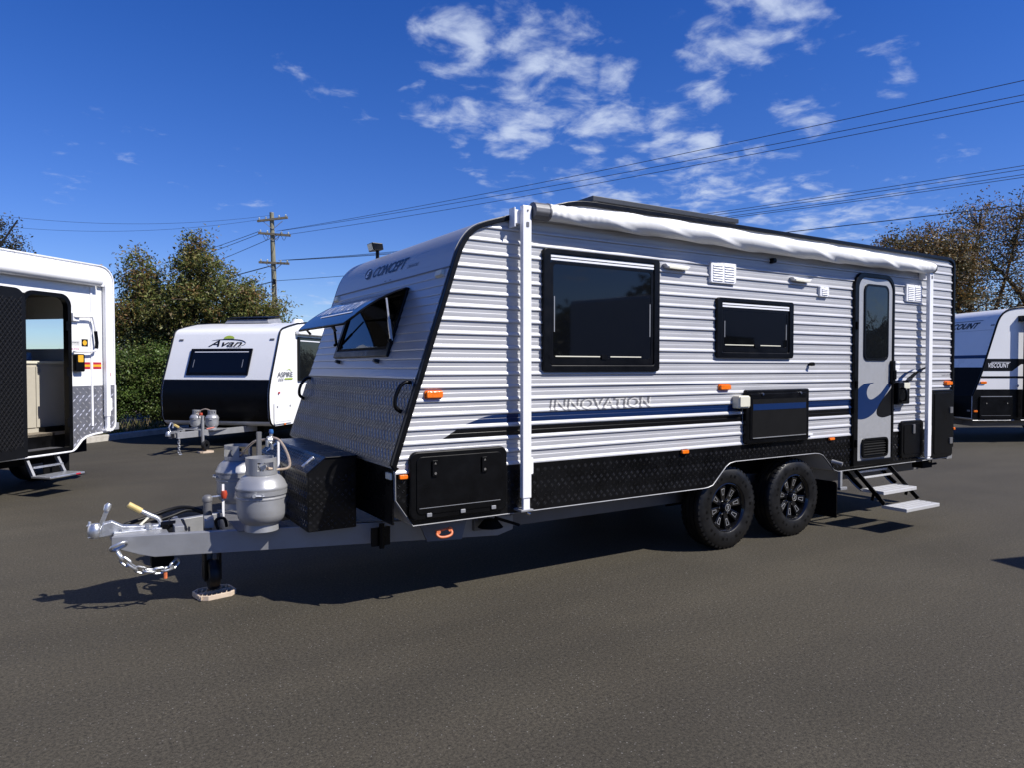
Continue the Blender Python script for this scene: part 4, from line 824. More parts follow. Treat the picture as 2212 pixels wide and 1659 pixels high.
# ================================================================== gas cylinders, wheel pads
def make_cylinder(name, label, group, scale=1.0):
    t = thing(name, label, 'gas cylinder', group=group)
    body = [(0,.035),(.09,.037),(.125,.055),(.150,.085),(.160,.115),(.162,.16),(.162,.222),(.166,.226),(.166,.234),(.162,.238),(.163,.275),(.170,.290),(.170,.302),(.163,.312),(.152,.340),(.130,.366),(.10,.384),(.06,.394),(0,.398)]
    b = part('cylinder_body', MB().lathe(body, n=48), 'cyl', t, smooth=35)
    part('strap', MB().lathe([(.1665,.252),(.1690,.252),(.1690,.278),(.1665,.278)], n=40), 'galv', t, smooth=35)
    part('strap_clamp', MB().tube([(-.075,-.165,.262),(-.02,-.178,.258)], .006, 6).lathe([(0,-.008),(.012,-.008),(.012,.008),(0,.008)], (-.085,-.160,.262), 'y', 8).lathe([(0,-.008),(.009,-.008),(.009,.008),(0,.008)], (-.03,-.172,.262), 'y', 8), 'zinc', t, smooth=50)
    part('foot_ring', MB().lathe([(.108,.0),(.112,.0),(.108,.052),(.104,.052),(.108,0)], n=36), 'cyl', t, smooth=40)
    mb = MB(); n = 40
    for i in range(n):
        a = 360 * i / n; spans = [(.385, .50)]
        if 235 <= a < 300: spans = [(.385, .415), (.472, .50)]
        if 330 <= a or a < 20: spans = [(.385, .41)]
        if 95 <= a < 165: spans = [(.385, .41), (.475, .50)]
        for z0, z1 in spans:
            a0, a1 = R(a), R(a + 360/n); r0, r1 = .098, .104
            vs = [(r*math.cos(q), r*math.sin(q), z) for z in (z0, z1) for q, r in ((a0, r0), (a1, r0), (a1, r1), (a0, r1))]
            mb.add(vs, [(0,1,2,3)[::-1],(4,5,6,7),(0,1,5,4),(1,2,6,5),(2,3,7,6),(3,0,4,7)])
    part('collar', mb, 'cyl', t, smooth=35)
    part('valve', MB().tube([(0,0,.39),(0,0,.45)], .016, 10).tube([(-.03,-.01,.43),(.03,.01,.43)], .014, 10).lathe([(0,-.03),(.022,-.03),(.024,-.01),(.012,0)], (0,-.02,.44), 'y', 10), 'zinc', t, smooth=50)
    part('valve_knob', MB().lathe([(0,.02),(.024,.02),(.026,0),(0,0)], (0, 0, .452), 'z', 12), 'black', t, smooth=50)
    return t
gc = make_cylinder('gas_cylinder', 'silver gas cylinder in front on the drawbar of the ribbed caravan, strapped and sunlit', 'gas cylinders on the large drawbar')
gc.location = (1.115, 5.045, .506)
g2 = copy_tree(gc); g2.location = (1.135, 5.93, .506); g2.rotation_euler = (0, 0, R(-70)); g2['label'] = 'silver gas cylinder behind the nearer one on the drawbar of the ribbed caravan'
def make_pad(label):
    t = thing('wheel_pad', label, 'wheel pad')
    oct_ = [(-.13,-.07),(-.08,-.115),(.08,-.115),(.13,-.07),(.13,.07),(.08,.115),(-.08,.115),(-.13,.07)]; inn = [(x*.90, y*.90) for x, y in oct_]
    part('pad_rim', MB().ring(oct_, inn, 0, .034, 'z'), 'pad', t, bevel=.003)
    part('pad_floor', MB().prism(inn, .003, .010, 'z'), 'pad', t)
    for k in range(-3, 4):
        for s_ in (-1, 1): part('pad_rib', MB().beam((k*.034-.022, s_*.10*.55-.045, .020), (k*.034+.022, s_*.10*.55+.045, .020), .005, .022), 'pad', t)
    part('pad_rib', MB().box(-.115, .115, -.004, .004, .010, .031), 'pad', t)
    return t
wp = make_pad('cream plastic ribbed pad under the jockey wheel of the ribbed caravan'); wp.location = (.862, 5.395, 0); wp.rotation_euler = (0, 0, R(10))

# ================================================================== motorhome at the left edge (local x along its side, y inwards)
MH = thing('motorhome', 'white motorhome with open dark screen door and red and yellow stripe, at left edge', 'motorhome', (.533, 11.693, 0), R(44.0))
dx0, dx1, dz0, dz1 = -1.40, -.74, .52, 2.56     # door opening
def mh_panel(poly, m='white', name='side_panel'): return part(name, MB().prism(poly, 0, .035, 'y'), m, MH)
rc = [( -.19 + .22*math.sin(R(a)), 2.83 + .22*math.cos(R(a))) for a in range(0, 91, 10)]
mh_panel([(dx1+.001, 1.362)] + [(dx1+.001, 2.60), (dx1+.001, 3.05)] + rc + [(.03, 1.362)])
arc = [(.03, .82), (.02, .765), (-.02, .725), (-.08, .705), (-.36, .685), (-.47, .665), (-.55, .625), (-.62, .555), (-.66, .515), (-.70, .495), (dx1+.001, .49)]
pl = mh_panel([(dx1+.001, 1.358), (.03, 1.358)] + arc, 'alu_plate', 'checker_panel')
lowpoly = [(dx1, 1.358), (.03, 1.358)] + arc
tread_marks(dx1+.03, .01, .52, 1.34, .10, lambda u, v: (u, -.0003, v), Vector((0, -1, 0)), 'tread_pattern', 'alu_tread', pl, .056, .022, 1, .004, lambda u, v: all(inside((u+a, v+b), lowpoly) for a, b in ((.03,0),(-.03,0),(0,.03),(0,-.03))))
mh_panel([(dx0, dz1), (dx0, 3.05), (dx1, 3.05), (dx1, dz1)]); mh_panel([(-6.8, .52), (-6.8, 3.05), (dx0-.001, 3.05), (dx0-.001, .52)])
part('sill_panel', MB().box(dx0, dx1, .0, .30, .46, .515), 'black_matte', MH)
part('skirt_edge_trim', MB().tube([(.034, -.008, 1.36)] + [(x, -.008, z) for x, z in arc] + [(-6.8, -.008, .49)], .014, 8), 'white_metal', MH, smooth=60)
part('edge_moulding', MB().tube([(-6.8, -.004, 3.055), (-.19, -.004, 3.053)] + [(x, -.004, z) for x, z in rc] + [(.032, -.004, .82)], .012, 8), 'white_metal', MH, smooth=60)
part('roof', MB().prism([(-6.8, 3.02), (-6.8, 3.07), (-.19, 3.07)] + [(x-.002, z) for x, z in rc] + [(.02, 2.4), (-.02, 2.4), (-.03, 2.8), (-.2, 3.02)], .036, 2.26, 'y'), 'white', MH)
part('end_wall', MB().box(-.012, .028, .036, 2.26, .72, 1.90).box(-.012, .028, .036, 2.26, 2.34, 2.7).box(-.012, .028, .036, .78, 1.90, 2.34).box(-.012, .028, 1.95, 2.26, 1.90, 2.34), 'white', MH)
# far wall with a window hole, front end and floor
part('far_wall', MB().box(-6.8, -.012, 2.22, 2.26, .5, 3.02), 'interior', MH)
part('end_window', MB().add([(.008,.775,1.895),(.008,1.955,1.895),(.008,1.955,2.345),(.008,.775,2.345)], [(0,1,2,3)]), None, MH)
part('front_bulkhead', MB().box(-6.8, -6.76, .036, 2.22, .5, 3.02), 'interior', MH)
part('floor', MB().box(-6.75, -.012, .30, 2.22, .70, .735), 'interior', MH); part('step_well', MB().box(dx0, dx1, .036, .30, .53, .545), 'alu_plate', MH); part('step_riser', MB().box(dx0-.05, dx1+.05, .30, .312, .545, .733), 'black', MH)
part('ceiling', MB().box(-6.75, -.012, .036, 2.22, 2.66, 2.69), 'interior', MH)
cb = part('kitchen_cupboard', MB().box(-1.8, -.10, .56, 1.05, .735, 1.68), 'cupboard', MH)
part('bench_top', MB().box(-1.82, -.08, .54, 1.07, 1.68, 1.715), 'cream', cb, bevel=.004); part('cupboard_door', MB().box(-1.30, -.745, .545, .56, .80, 1.64), 'cupboard', cb, bevel=.004); part('cupboard_door', MB().box(-.735, -.13, .545, .56, .80, 1.64), 'cupboard', cb, bevel=.004)
part('cupboard_catch', MB().prism(rrect(-.72, -.67, 1.56, 1.61, .01, 3), .535, .546), 'galv', cb); part('jar', MB().lathe([(0,0),(.05,0),(.05,.12),(0,.12)], (-.55, .9, 1.715), 'z', 14), 'bluecap', cb)
dfm = part('door_frame', MB().ring(rrect(dx0-.03, dx1+.035, .505, 2.60, 0, 8, (.16,.16,.02,.02)), rrect(dx0+.02, dx1-.02, .55, 2.55, 0, 8, (.13,.13,.02,.02)), -.02, .06), 'black', MH)
for z in (2.18, 1.57, .88): part('hinge', MB().box(dx1-.055, dx1-.02, -.028, .02, z-.06, z+.06), 'black', dfm)
# open screen door folded back along the wall
ang = R(186); lx = lambda d, z, o=0.: (dx0-.03 + math.cos(ang)*d - math.sin(ang)*o, -.055 + math.sin(ang)*d + math.cos(ang)*o, z)
sdp = rrect(0, .66, .50, 2.60, 0, 8, (.16,.16,.02,.02)); n = len(sdp)
sd = part('screen_door', MB().add([lx(a, z, .02) for a, z in sdp] + [lx(a, z, -.02) for a, z in sdp], [tuple(range(n)), tuple(range(2*n-1, n-1, -1))] + [(i, i+n, (i+1) % n + n, (i+1) % n) for i in range(n)]), 'mesh_door', MH)
mb = MB()
for i in range(-14, 30):
    for s_ in (-1, 1):
        z0 = .62 + i*.075; a0, a1 = .06, .60; z1 = z0 + s_*.54*1.15
        if z0 > 2.50 and z1 > 2.50 or z0 < .58 and z1 < .58: continue
        ts = [t/12 for t in range(13) if .60 <= z0 + (z1-z0)*t/12 <= 2.50]
        if len(ts) < 2: continue
        ta, tb_ = ts[0], ts[-1]; mb.beam(lx(a0+(a1-a0)*ta, z0+(z1-z0)*ta, .024), lx(a0+(a1-a0)*tb_, z0+(z1-z0)*tb_, .024), .007, .005)
o = part('screen_grille', mb, 'mesh_bar', sd); o['kind'] = 'stuff'
# box awning with leg
ab = part('awning_box', MB().lathe([(0,0),(.075,0),(.08,.01),(.08,6.2),(0,6.2)], (-6.5, -.075, 2.83), 'x', 20).box(-6.5, -.26, -.06, .0, 2.83, 2.93), 'white', MH, smooth=40)
part('awning_bracket', MB().box(-.27, -.10, -.055, .0, 2.76, 2.86), 'white_metal', ab, bevel=.005); part('awning_leg', MB().box(-.185, -.115, -.075, -.02, .92, 2.80), 'white_metal', ab, bevel=.006); part('inner_leg', MB().box(-.175, -.125, -.068, -.028, .74, .93), 'white_metal', ab, bevel=.004)
part('leg_foot', MB().box(-.21, -.09, -.085, .0, .715, .745), 'white_metal', ab, bevel=.004); part('leg_catch', MB().prism(rrect(-.11, -.075, 1.0, 1.18, .015, 3), -.06, -.045), 'white_metal', ab)
part('awning_rail', MB().box(-.385, -.355, -.016, .0, .80, 2.74), 'white_metal', MH, bevel=.004); part('panel_joint', MB().box(-1.5, -1.495, -.003, 0, 2.95, 3.05).box(-.62, -.615, -.003, 0, 2.95, 3.05), 'galv', MH)
# grab rail, lamp, stripe, stickers
part('grab_rail', MB().tube(smooth_path([(-.67,-.02,2.31),(-.66,-.06,2.31),(-.45,-.07,2.325),(-.40,-.07,2.30),(-.355,-.07,2.12),(-.34,-.07,1.95),(-.36,-.07,1.87),(-.44,-.07,1.85),(-.66,-.06,1.845),(-.67,-.02,1.845)], 5), .016, 8), 'white_metal', MH, smooth=60)
part('grab_grip', MB().tube([(-.362,-.07,2.13),(-.342,-.07,1.97),(-.35,-.07,1.89)], .023, 8), 'black', MH, smooth=60); part('rail_bracket', MB().box(-.70,-.60,-.045,0,2.25,2.36), 'white_metal', MH, bevel=.005)
el = part('entry_lamp', MB().prism(rrect(-.685,-.545,1.57,1.81,.02,4), -.07, 0), 'black', MH, bevel=.008); part('lens', MB().prism(rrect(-.66,-.575,1.70,1.795,.01,3), -.075, -.069), 'yellowv', el)
for a, b in ((-.545, -.392), (-.348, -.20)):
    part('stripe_decal', MB().box(a, b, -.0025, 0, 1.605, 1.70), 'redv', MH); part('stripe_decal', MB().box(a, b, -.0045, 0, 1.637, 1.668), 'yellowv', MH)
part('stripe_decal', MB().add([(-.085,-.003,1.615),(-.04,-.003,1.615),(-.075,-.003,1.66)], [(0,1,2)]), 'redv', MH)
part('tail_marker', MB().box(-.075, -.045, -.015, 0, 1.50, 1.55), 'redv', MH)
s1 = part('sticker', MB().box(-.71, -.555, -.002, 0, 1.925, 1.995), 'decal_silver', MH); lettering('Campervan', lambda u, v: (-.70 + .12*u, -.0035, 1.95 + .03*v), 'navy', s1)
s2 = part('sticker', MB().box(-.53, -.425, -.002, 0, 1.915, 2.015), 'decal_black', MH); part('sticker_print', MB().add([(-.478+.036*math.cos(R(a)), -.0035, 1.965+.036*math.sin(R(a))) for a in range(0, 360, 45)], [tuple(range(8))]), 'yellowv', s2)
s3 = part('sticker', MB().box(-.70, -.56, -.002, 0, 1.855, 1.90), 'decal_white', MH); lettering('ALL MOTOR INC', lambda u, v: (-.69 + .12*u, -.0035, 1.865 + .025*v), 'redv', s3)
# step, wheel, mud flap, bumper, aerial
sp_ = part('entry_step', MB().box(-1.42, -.90, -.40, -.10, .235, .262), 'alu', MH, bevel=.008); part('step_bar', MB().box(-1.34, -.90, -.06, -.02, .34, .365), 'alu', sp_, bevel=.004); part('step_badge', MB().box(-1.04,-.97,-.402,-.398,.240,.258), 'redv', sp_); part('step_arm', MB().beam((-1.38,-.10,.25),(-1.34,.06,.46),.03,.05).beam((-.93,-.10,.25),(-.90,.06,.46),.03,.05), 'galv', sp_)
lettering('THULE', lambda u, v: (-1.13 + .08*u, -.4012, .242 + .014*v), 'navy', sp_)
wh = part('wheel', MB().lathe([(.05,-.09),(.19,-.09),(.20,-.10),(.20,.10)], (-.32, 1.05, .36), 'y', 32), 'galv_dark', MH, smooth=40); part('tyre', MB().lathe([(.20,-.10),(.25,-.115),(.33,-.11),(.36,-.09),(.362,.09),(.33,.11),(.2,.1)], (-.32, 1.05, .36), 'y', 40), 'tyre', wh, smooth=35)
part('wheel_arch', MB().box(-.70, -.02, .45, .55, .40, .80), 'black_matte', MH); part('mud_flap', MB().box(-1.0, -.60, .16, .17, .12, .50), 'black_matte', MH)
part('tow_bar', MB().box(.03, .26, .14, .24, .70, .80), 'galv', MH, bevel=.005)
part('chassis', MB().box(-6.6, -.75, .35, 1.9, .34, .50), 'black_matte', MH)
wq = copy_tree(wh, MH); wq.location = (-4.4, 0, 0)
part('aerial', MB().tube([(-1.02,.8,3.07),(-1.0,.8,3.25),(-.75,.8,3.62)], [.02,.013,.010], 6), 'black_matte', MH)
gm = bpy.data.materials.new('clear_glass'); gm.use_nodes = True; nt = gm.node_tree
tr = nt.nodes.new('ShaderNodeBsdfTransparent'); tr.inputs[0].default_value = (.80,.86,.90,1); gl = nt.nodes.new('ShaderNodeBsdfGlossy'); gl.inputs['Roughness'].default_value = .02; mx = nt.nodes.new('ShaderNodeMixShader'); mx.inputs[0].default_value = .08
nt.links.new(tr.outputs[0], mx.inputs[1]); nt.links.new(gl.outputs[0], mx.inputs[2]); nt.links.new(mx.outputs[0], nt.nodes['Material Output'].inputs[0])
for o in MH.children:
    if o.name.startswith('end_window'): o.data.materials.append(gm)

# ================================================================== white and black caravan behind (local x along its side, y across the front)
AV = thing('caravan', 'white caravan with black lower front, dark front window and green sun logo, behind the drawbar', 'caravan', (3.432, 14.60, 0), R(46.0)); AW = 2.45
ap = [(.12, .42), (.05, .435), (-.02, .49), (-.07, .60), (-.09, .85), (-.09, 1.05), (-.075, 1.16), (-.02, 1.37), (.33, 2.30), (.36, 2.36), (.405, 2.405), (.47, 2.435), (.69, 2.49), (1.08, 2.57), (1.6, 2.62), (5.5, 2.62), (5.6, 2.5), (5.62, .6), (5.5, .42)]
part('body_shell', MB().prism(ap, .012, AW - .012, 'y'), 'white', AV, smooth=30)
for y in (0, AW):
    part('side_wall', MB().prism(ap, y - .012 if y else 0, y + .014 if not y else y + .002, 'y'), 'white', AV)
    part('edge_moulding', MB().tube([(x-.004, y, z) for x, z in ap[:15]], .018, 8), 'black', AV, smooth=60)
def afront(y, z, o=0.):
    pts = ap[2:12]
    for (x0, z0), (x1, z1) in zip(pts, pts[1:]):
        if z0 <= z <= z1: return (x0 + (x1-x0)*(z-z0)/(z1-z0) - o*.94, y, z + o*.34)
    return (ap[1][0] - o, y, z)
zz = [.47,.52,.6,.75,.9,1.05,1.16,1.28,1.368]
part('front_cover', MB().add([afront(y, z, .006) for z in zz for y in (.03, AW-.03)], [(2*i, 2*i+1, 2*i+3, 2*i+2) for i in range(len(zz)-1)]), 'black', AV, smooth=40)
part('cover_edge', MB().tube([afront(.03, 1.372, .006), afront(AW-.03, 1.372, .006)], .008, 6), 'galv', AV)
def aquad(y0, y1, z0, z1, o): return [afront(y0,z0,o), afront(y1,z0,o), afront(y1,z1,o), afront(y0,z1,o)]
fwm = MB(); A = aquad(.53,1.93,1.465,2.005,.03); B = aquad(.575,1.885,1.515,1.955,.03); Cc = aquad(.53,1.93,1.465,2.005,.001)
aw_ = part('front_window', fwm.add(A+B+Cc, [(i,(i+1)%4,4+(i+1)%4,4+i) for i in range(4)] + [(i,8+i,8+(i+1)%4,(i+1)%4) for i in range(4)]), 'black', AV)
part('pane', MB().add(aquad(.56,1.90,1.50,1.97,.022), [(0,1,2,3)]), 'glass', aw_); part('blind_rail', MB().add(aquad(.60,1.84,1.930,1.945,.026), [(0,1,2,3)]), 'decal_white', aw_)
for y in (1.80, .68): part('stay_bar', MB().add(aquad(y,y+.015,1.62,1.78,.026), [(0,1,2,3)]), 'galv', aw_)
for y in (2.24, .14): part('marker_light', MB().add(aquad(y-.045,y+.045,2.185,2.215,.012) + aquad(y-.05,y+.05,2.18,2.22,.001), [(0,1,2,3),(0,4,5,1),(1,5,6,2),(2,6,7,3),(3,7,4,0)]), 'galv_dark', AV)
lettering('Avan', lambda u, v: afront(1.58 - .78*u, 2.055 + .135*v, .006), 'decal_black', AV, .45, .01); lettering('CARAVANS', lambda u, v: afront(1.13 - .32*u, 2.022 + .035*v, .006), 'decal_grey', AV, .3)
sw = [(1.52, 2.185), (1.35, 2.207), (1.1, 2.213), (.85, 2.195), (.73, 2.145), (.75, 2.10), (.83, 2.075)]; swp = [(p.x, p.y) for p in smooth_path([Vector((a, b, 0)) for a, b in sw], 4)]
part('logo_swoosh', MB().add([afront(y, z, .006) for y, z in swp] + [afront(y, z - .004 - .014*math.sin(math.pi*i/(len(swp)-1)), .006) for i, (y, z) in enumerate(swp)], [(i, i+1, i+1+len(swp), i+len(swp)) for i in range(len(swp)-1)]), 'decal_black', AV)
part('logo_sun', MB().add([afront(1.13 + .125*math.cos(R(a)), 2.222 + .062*math.sin(R(a)), .006) for a in range(0, 181, 15)], [tuple(range(13))]), 'green', AV)
# side with lettering, window, hatch
sidez = -.0145
lettering('ASPIRE', lambda u, v: (.22 + .60*u, sidez, 1.43 + .105*v), 'decal_grey', AV, .0, .01); lettering('555', lambda u, v: (.24 + .22*u, sidez, 1.345 + .06*v), 'decal_grey', AV, .3, .01)
part('stripe_decal', MB().box(.50, .82, sidez-.0005, sidez+.001, 1.375, 1.405), 'green', AV); part('stripe_decal', MB().add([(.52,sidez,1.565),(.70,sidez,1.60),(.79,sidez,1.545),(.77,sidez,1.545),(.69,sidez,1.585)], [(0,1,2,3,4)]), 'green', AV)
sw_ = part('side_window', MB().ring(rrect(1.03, 2.6, 1.34, 2.28, .03, 4), rrect(1.08, 2.55, 1.39, 2.25, .02, 4), -.05, -.012), 'black', AV); part('pane', MB().prism(rrect(1.07,2.56,1.38,2.26,.02,4), -.04, -.013), 'glass_wavy', sw_); part('blind_rail', MB().box(1.10,2.53,-.045,-.039,2.19,2.21), 'decal_white', sw_)
ha = part('boot_hatch', MB().prism(rrect(.07,.76,.455,.895,.03,4), -.03, -.012), 'white', AV, bevel=.005); part('hatch_door', MB().prism(rrect(.11,.72,.50,.86,.03,4), -.037, -.029), 'white', ha, bevel=.003)
for xx in (.16, .66): part('latch', MB().box(xx-.02,xx+.02,-.045,-.036,.79,.83), 'galv', ha)
part('marker_light', MB().box(.24,.29,-.03,-.012,1.07,1.11), 'redv', AV, bevel=.004); part('marker_light', MB().box(.45,.51,-.03,-.012,.425,.455), 'amber', AV, bevel=.004)
part('awning_box', MB().box(.95, 5.2, -.11, -.012, 2.33, 2.42), 'white', AV, bevel=.02)
rh = part('roof_hatch', MB().add([(1.35,.85,2.61),(1.95,.85,2.61),(1.95,1.95,2.61),(1.35,1.95,2.61),(1.40,.90,2.70),(1.90,.90,2.76),(1.90,1.90,2.76),(1.40,1.90,2.70)], [(4,5,6,7),(0,1,5,4),(1,2,6,5),(2,3,7,6),(3,0,4,7)]), 'galv', AV, bevel=.02); part('hatch_dome', MB().add([(1.36,.86,2.715),(1.94,.86,2.775),(1.94,1.94,2.775),(1.36,1.94,2.715),(1.39,.89,2.74),(1.91,.89,2.80),(1.91,1.91,2.80),(1.39,1.91,2.74)], [(0,3,2,1),(4,5,6,7),(0,1,5,4),(1,2,6,5),(2,3,7,6),(3,0,4,7)]), 'black', rh, bevel=.01)
part('roof_vent', MB().lathe([(0,.10),(.10,.09),(.14,.03),(.15,0)], (1.7, .35, 2.61), 'z', 16), 'white', AV, smooth=50)
part('chassis', MB().box(.3, 5.3, .35, AW-.35, .26, .42), 'black_matte', AV)
YM = AW / 2 - .12
for s_ in (-1, 1): part('drawbar_rail', MB().beam((-1.48, YM + s_*.07, .36), (.45, YM + s_*.62, .36), .05, .115), 'galv', AV, bevel=.004)
part('coupling', MB().lathe([(0,.09),(.03,.085),(.045,.05),(.045,0)], (-1.62, YM, .36), 'z', 14).box(-1.62, -1.35, YM-.04, YM+.04, .40, .44).tube([(-1.56,YM,.44),(-1.60,YM,.52),(-1.54,YM,.60),(-1.48,YM,.585),(-1.49,YM,.50)], .014, 6), 'zinc', AV, smooth=50)
part('handbrake_lever', MB().tube([(-1.28,YM,.42),(-1.22,YM,.45),(-1.42,YM,.54)], .018, 6), 'zinc', AV); part('handbrake_grip', MB().tube([(-1.34,YM,.505),(-1.45,YM,.555)], .024, 8), 'yellow_grip', AV)
jq = part('jockey_wheel', MB().tube([(-1.05,YM-.30,.10),(-1.05,YM-.30,.70)], .028, 10), 'galv', AV, smooth=60); part('crank_knob', MB().lathe([(0,.05),(.03,.05),(.035,.02),(.03,0)], (-1.10,YM-.30,.71), 'z', 10), 'redknob', jq); part('jockey_tyre', MB().lathe([(.03,-.03),(.09,-.03),(.105,0),(.09,.03),(.03,.03)], (-1.0,YM-.32,.14), 'y', 20), 'tyre', jq, smooth=40); part('jockey_clamp', MB().tube([(-1.02,YM-.36,.45),(-.90,YM-.44,.47)], .014, 6), 'redknob', jq)
cc = part('safety_chain', chain_link((-1.45,YM-.1,.28), (0,0,1), .4, .07, .045, .009), 'zinc', AV)
for i in range(7): part('chain_link', chain_link((-1.46 + (.02*(i-4) if i > 4 else 0),YM-.10,.24-.042*i if i < 6 else .012), (0,0,1) if i < 5 else (1,0,0), .4 if i % 2 else 1.9, .058, .035, .008), 'zinc', cc)
for xx in (3.2,):
    wv = part('wheel', MB().lathe([(.04,-.08),(.17,-.08),(.18,-.1),(.18,.1)], (xx, .13, .34), 'y', 28), 'galv_dark', AV); part('tyre', MB().lathe([(.18,-.09),(.22,-.11),(.31,-.10),(.34,-.08),(.342,.08),(.31,.1),(.18,.09)], (xx,.13,.34), 'y', 32), 'tyre', wv, smooth=35)
    w2 = copy_tree(wv, AV); w2.location = (0, AW-.26, 0)
def av_world(x, y, z): c, s = math.cos(R(46)), math.sin(R(46)); return (3.432 + c*x - s*y, 14.60 + s*x + c*y, z)
for i, (lx_, ly_, lab) in enumerate(((-.62, YM-.20, 'small grey gas cylinder at right, in front, on the far caravan drawbar'), (-.62, YM+.14, 'small grey gas cylinder at left, partly hidden, on the far caravan drawbar'))):
    c_ = copy_tree(gc); c_.location = av_world(lx_, ly_, .418); c_.scale = (.74, .74, .72); c_['label'] = lab; c_['group'] = 'gas cylinders on the small drawbar'
part('bottle_tray', MB().box(-.85, -.42, YM-.40, YM+.40, .405, .418), 'galv', AV)
part('gas_hose', MB().tube(smooth_path([(-.62,YM-.20,.75),(-.62,YM-.05,.80),(-.66,YM+.10,.72),(-.7,YM+.0,.66)], 5), .012, 6), 'hose', AV, smooth=60)
p2 = copy_tree(wp); p2.location = av_world(-1.0, YM-.32, 0); p2['label'] = 'pale plastic pad under the jockey wheel of the white and black caravan'

# ================================================================== caravan at the right edge (local x along its side, y inwards)
VC = thing('caravan', 'white caravan with black lower half and blue front stripe at the right edge, behind', 'caravan', (16.23, 7.56, 0), R(-27.0)); VW = 2.4
vp = [(.05, .48), (-.04, .52), (-.04, 1.0), (.02, 1.14), (.17, 1.55), (.25, 1.81), (.48, 2.53), (.515, 2.62), (.56, 2.70), (.62, 2.77), (.69, 2.82), (.78, 2.862), (.95, 2.895), (1.2, 2.91), (6.4, 2.91), (6.5, 2.8), (6.5, .5)]
part('body_shell', MB().prism(vp, .006, VW - .006, 'y'), 'white', VC, smooth=30)
def vx(z):
    pts = vp[1:12]
    for (x0, z0), (x1, z1) in zip(pts, pts[1:]):
        if z0 <= z <= z1: return x0 + (x1-x0)*(z-z0)/max(1e-9, z1-z0)
    return .05
part('side_wall', MB().prism([(vx(1.142)+.001, 1.142)] + [p for p in vp if p[1] > 1.2 and p[0] < 6.45] + [(6.5, 2.8), (6.5, 1.142)], -.004, .006, 'y'), 'white', VC)
part('lower_side_panel', MB().prism([(.05,.48),(-.04,.52),(-.04,1.0),(.02,1.14),(6.5,1.14),(6.5,.5)], -.008, .006, 'y'), 'black', VC)
part('edge_moulding', MB().tube([(x-.003, -.004, z) for x, z in vp[2:15]], .020, 8), 'black', VC, smooth=60); part('edge_moulding', MB().tube([(x-.003, VW, z) for x, z in vp[2:15]], .020, 8), 'black', VC, smooth=60)
def vf(y, z, o): return (vx(z) - o*.94, y, z + o*.33)
part('front_lower_panel', MB().add([vf(y, z, .006) for z in (.53, 1.0, 1.14, 1.40, 1.625) for y in (.02, VW-.02)], [(2*i, 2*i+1, 2*i+3, 2*i+2) for i in range(4)]), 'black_matte', VC)
part('stripe_decal', MB().add([vf(.02,1.82,.004), vf(VW-.02,1.82,.004), vf(VW-.02,1.89,.004), vf(.02,1.89,.004)], [(0,1,2,3)]), 'blue', VC)
part('panel_joint', MB().add([vf(.02,2.425,.004), vf(VW-.02,2.425,.004), vf(VW-.02,2.43,.004), vf(.02,2.43,.004)], [(0,1,2,3)]), 'galv', VC)
lettering('VISCOUNT', lambda u, v: vf(1.62 - 1.10*u - .04*v, 2.475 + .135*v, .006), 'decal_black', VC, .3, .03)
part('logo_bar', MB().add([vf(1.58,2.642,.006), vf(.44,2.642,.006), vf(.42,2.655,.006), vf(1.57,2.655,.006)], [(0,1,2,3)]), 'decal_grey', VC)
part('marker_light', MB().add([vf(.06,2.515,.012), vf(.15,2.515,.012), vf(.15,2.545,.012), vf(.06,2.545,.012), vf(.05,2.51,0), vf(.16,2.51,0), vf(.16,2.55,0), vf(.05,2.55,0)], [(0,1,2,3),(0,4,5,1),(1,5,6,2),(2,6,7,3),(3,7,4,0)]), 'galv', VC)
part('name_band', MB().prism([(vx(1.55)+.02, 1.55), (vx(1.81)+.02, 1.81), (2.4, 1.81), (2.4, 1.70), (1.05, 1.70), (.84, 1.55)], -.0065, -.004, 'y'), 'decal_black', VC)
lettering('VISCOUNT', lambda u, v: (.30 + .47*u, -.0085, 1.622 + .10*v), 'decal_white', VC, .25, .015); part('logo_bar', MB().box(.37,.80,-.0085,-.0065,1.732,1.742), 'decal_white', VC)
part('stripe_decal', MB().box(vx(1.40)+.03, 3.0, -.0065, -.004, 1.395, 1.44), 'decal_black', VC)
ml = part('marker_light', MB().prism(rrect(.12,.26,1.275,1.33,.02,4), -.03, -.004), 'amber', VC, bevel=.006); part('marker_light', MB().box(-.02,.06,-.03,-.008,.66,.70), 'amber', VC, bevel=.004); part('reflector', MB().add([vf(.05,.665,.012), vf(.14,.665,.012), vf(.14,.70,.012), vf(.05,.70,.012)], [(0,1,2,3)]), 'galv', VC)
vh = part('boot_hatch', MB().prism(rrect(.10,.84,.52,1.0,.03,4), -.035, -.008), 'black', VC, bevel=.006); part('hatch_trim', MB().box(.12,.82,-.042,-.033,.985,1.0), 'galv', vh); part('hinge_rail', MB().box(.14,.80,-.038,-.034,.585,.592), 'galv_dark', vh)
for xx in (.25, .72): part('latch', MB().box(xx-.012,xx+.012,-.045,-.034,.835,.86), 'chrome', vh)
part('skirt_edge_trim', MB().tube([(-.04,-.01,.485),(.9,-.01,.485)], .010, 6).tube([(1.05,-.01,.485),(6.4,-.01,.485)], .010, 6), 'galv', VC)
va = part('awning', MB().lathe([(0,0),(.06,0),(.065,.02),(.065,4.6),(0,4.6)], (1.10,-.09,2.72), 'x', 16), 'black', VC, smooth=40); part('awning_leg', MB().box(1.03,1.11,-.13,-.07,.55,2.70), 'black', va, bevel=.005); part('awning_bracket', MB().box(.96,1.12,-.10,-.004,2.60,2.72), 'black', va); part('awning_leg', MB().box(5.5,5.58,-.13,-.07,.55,2.70), 'black', va, bevel=.005)
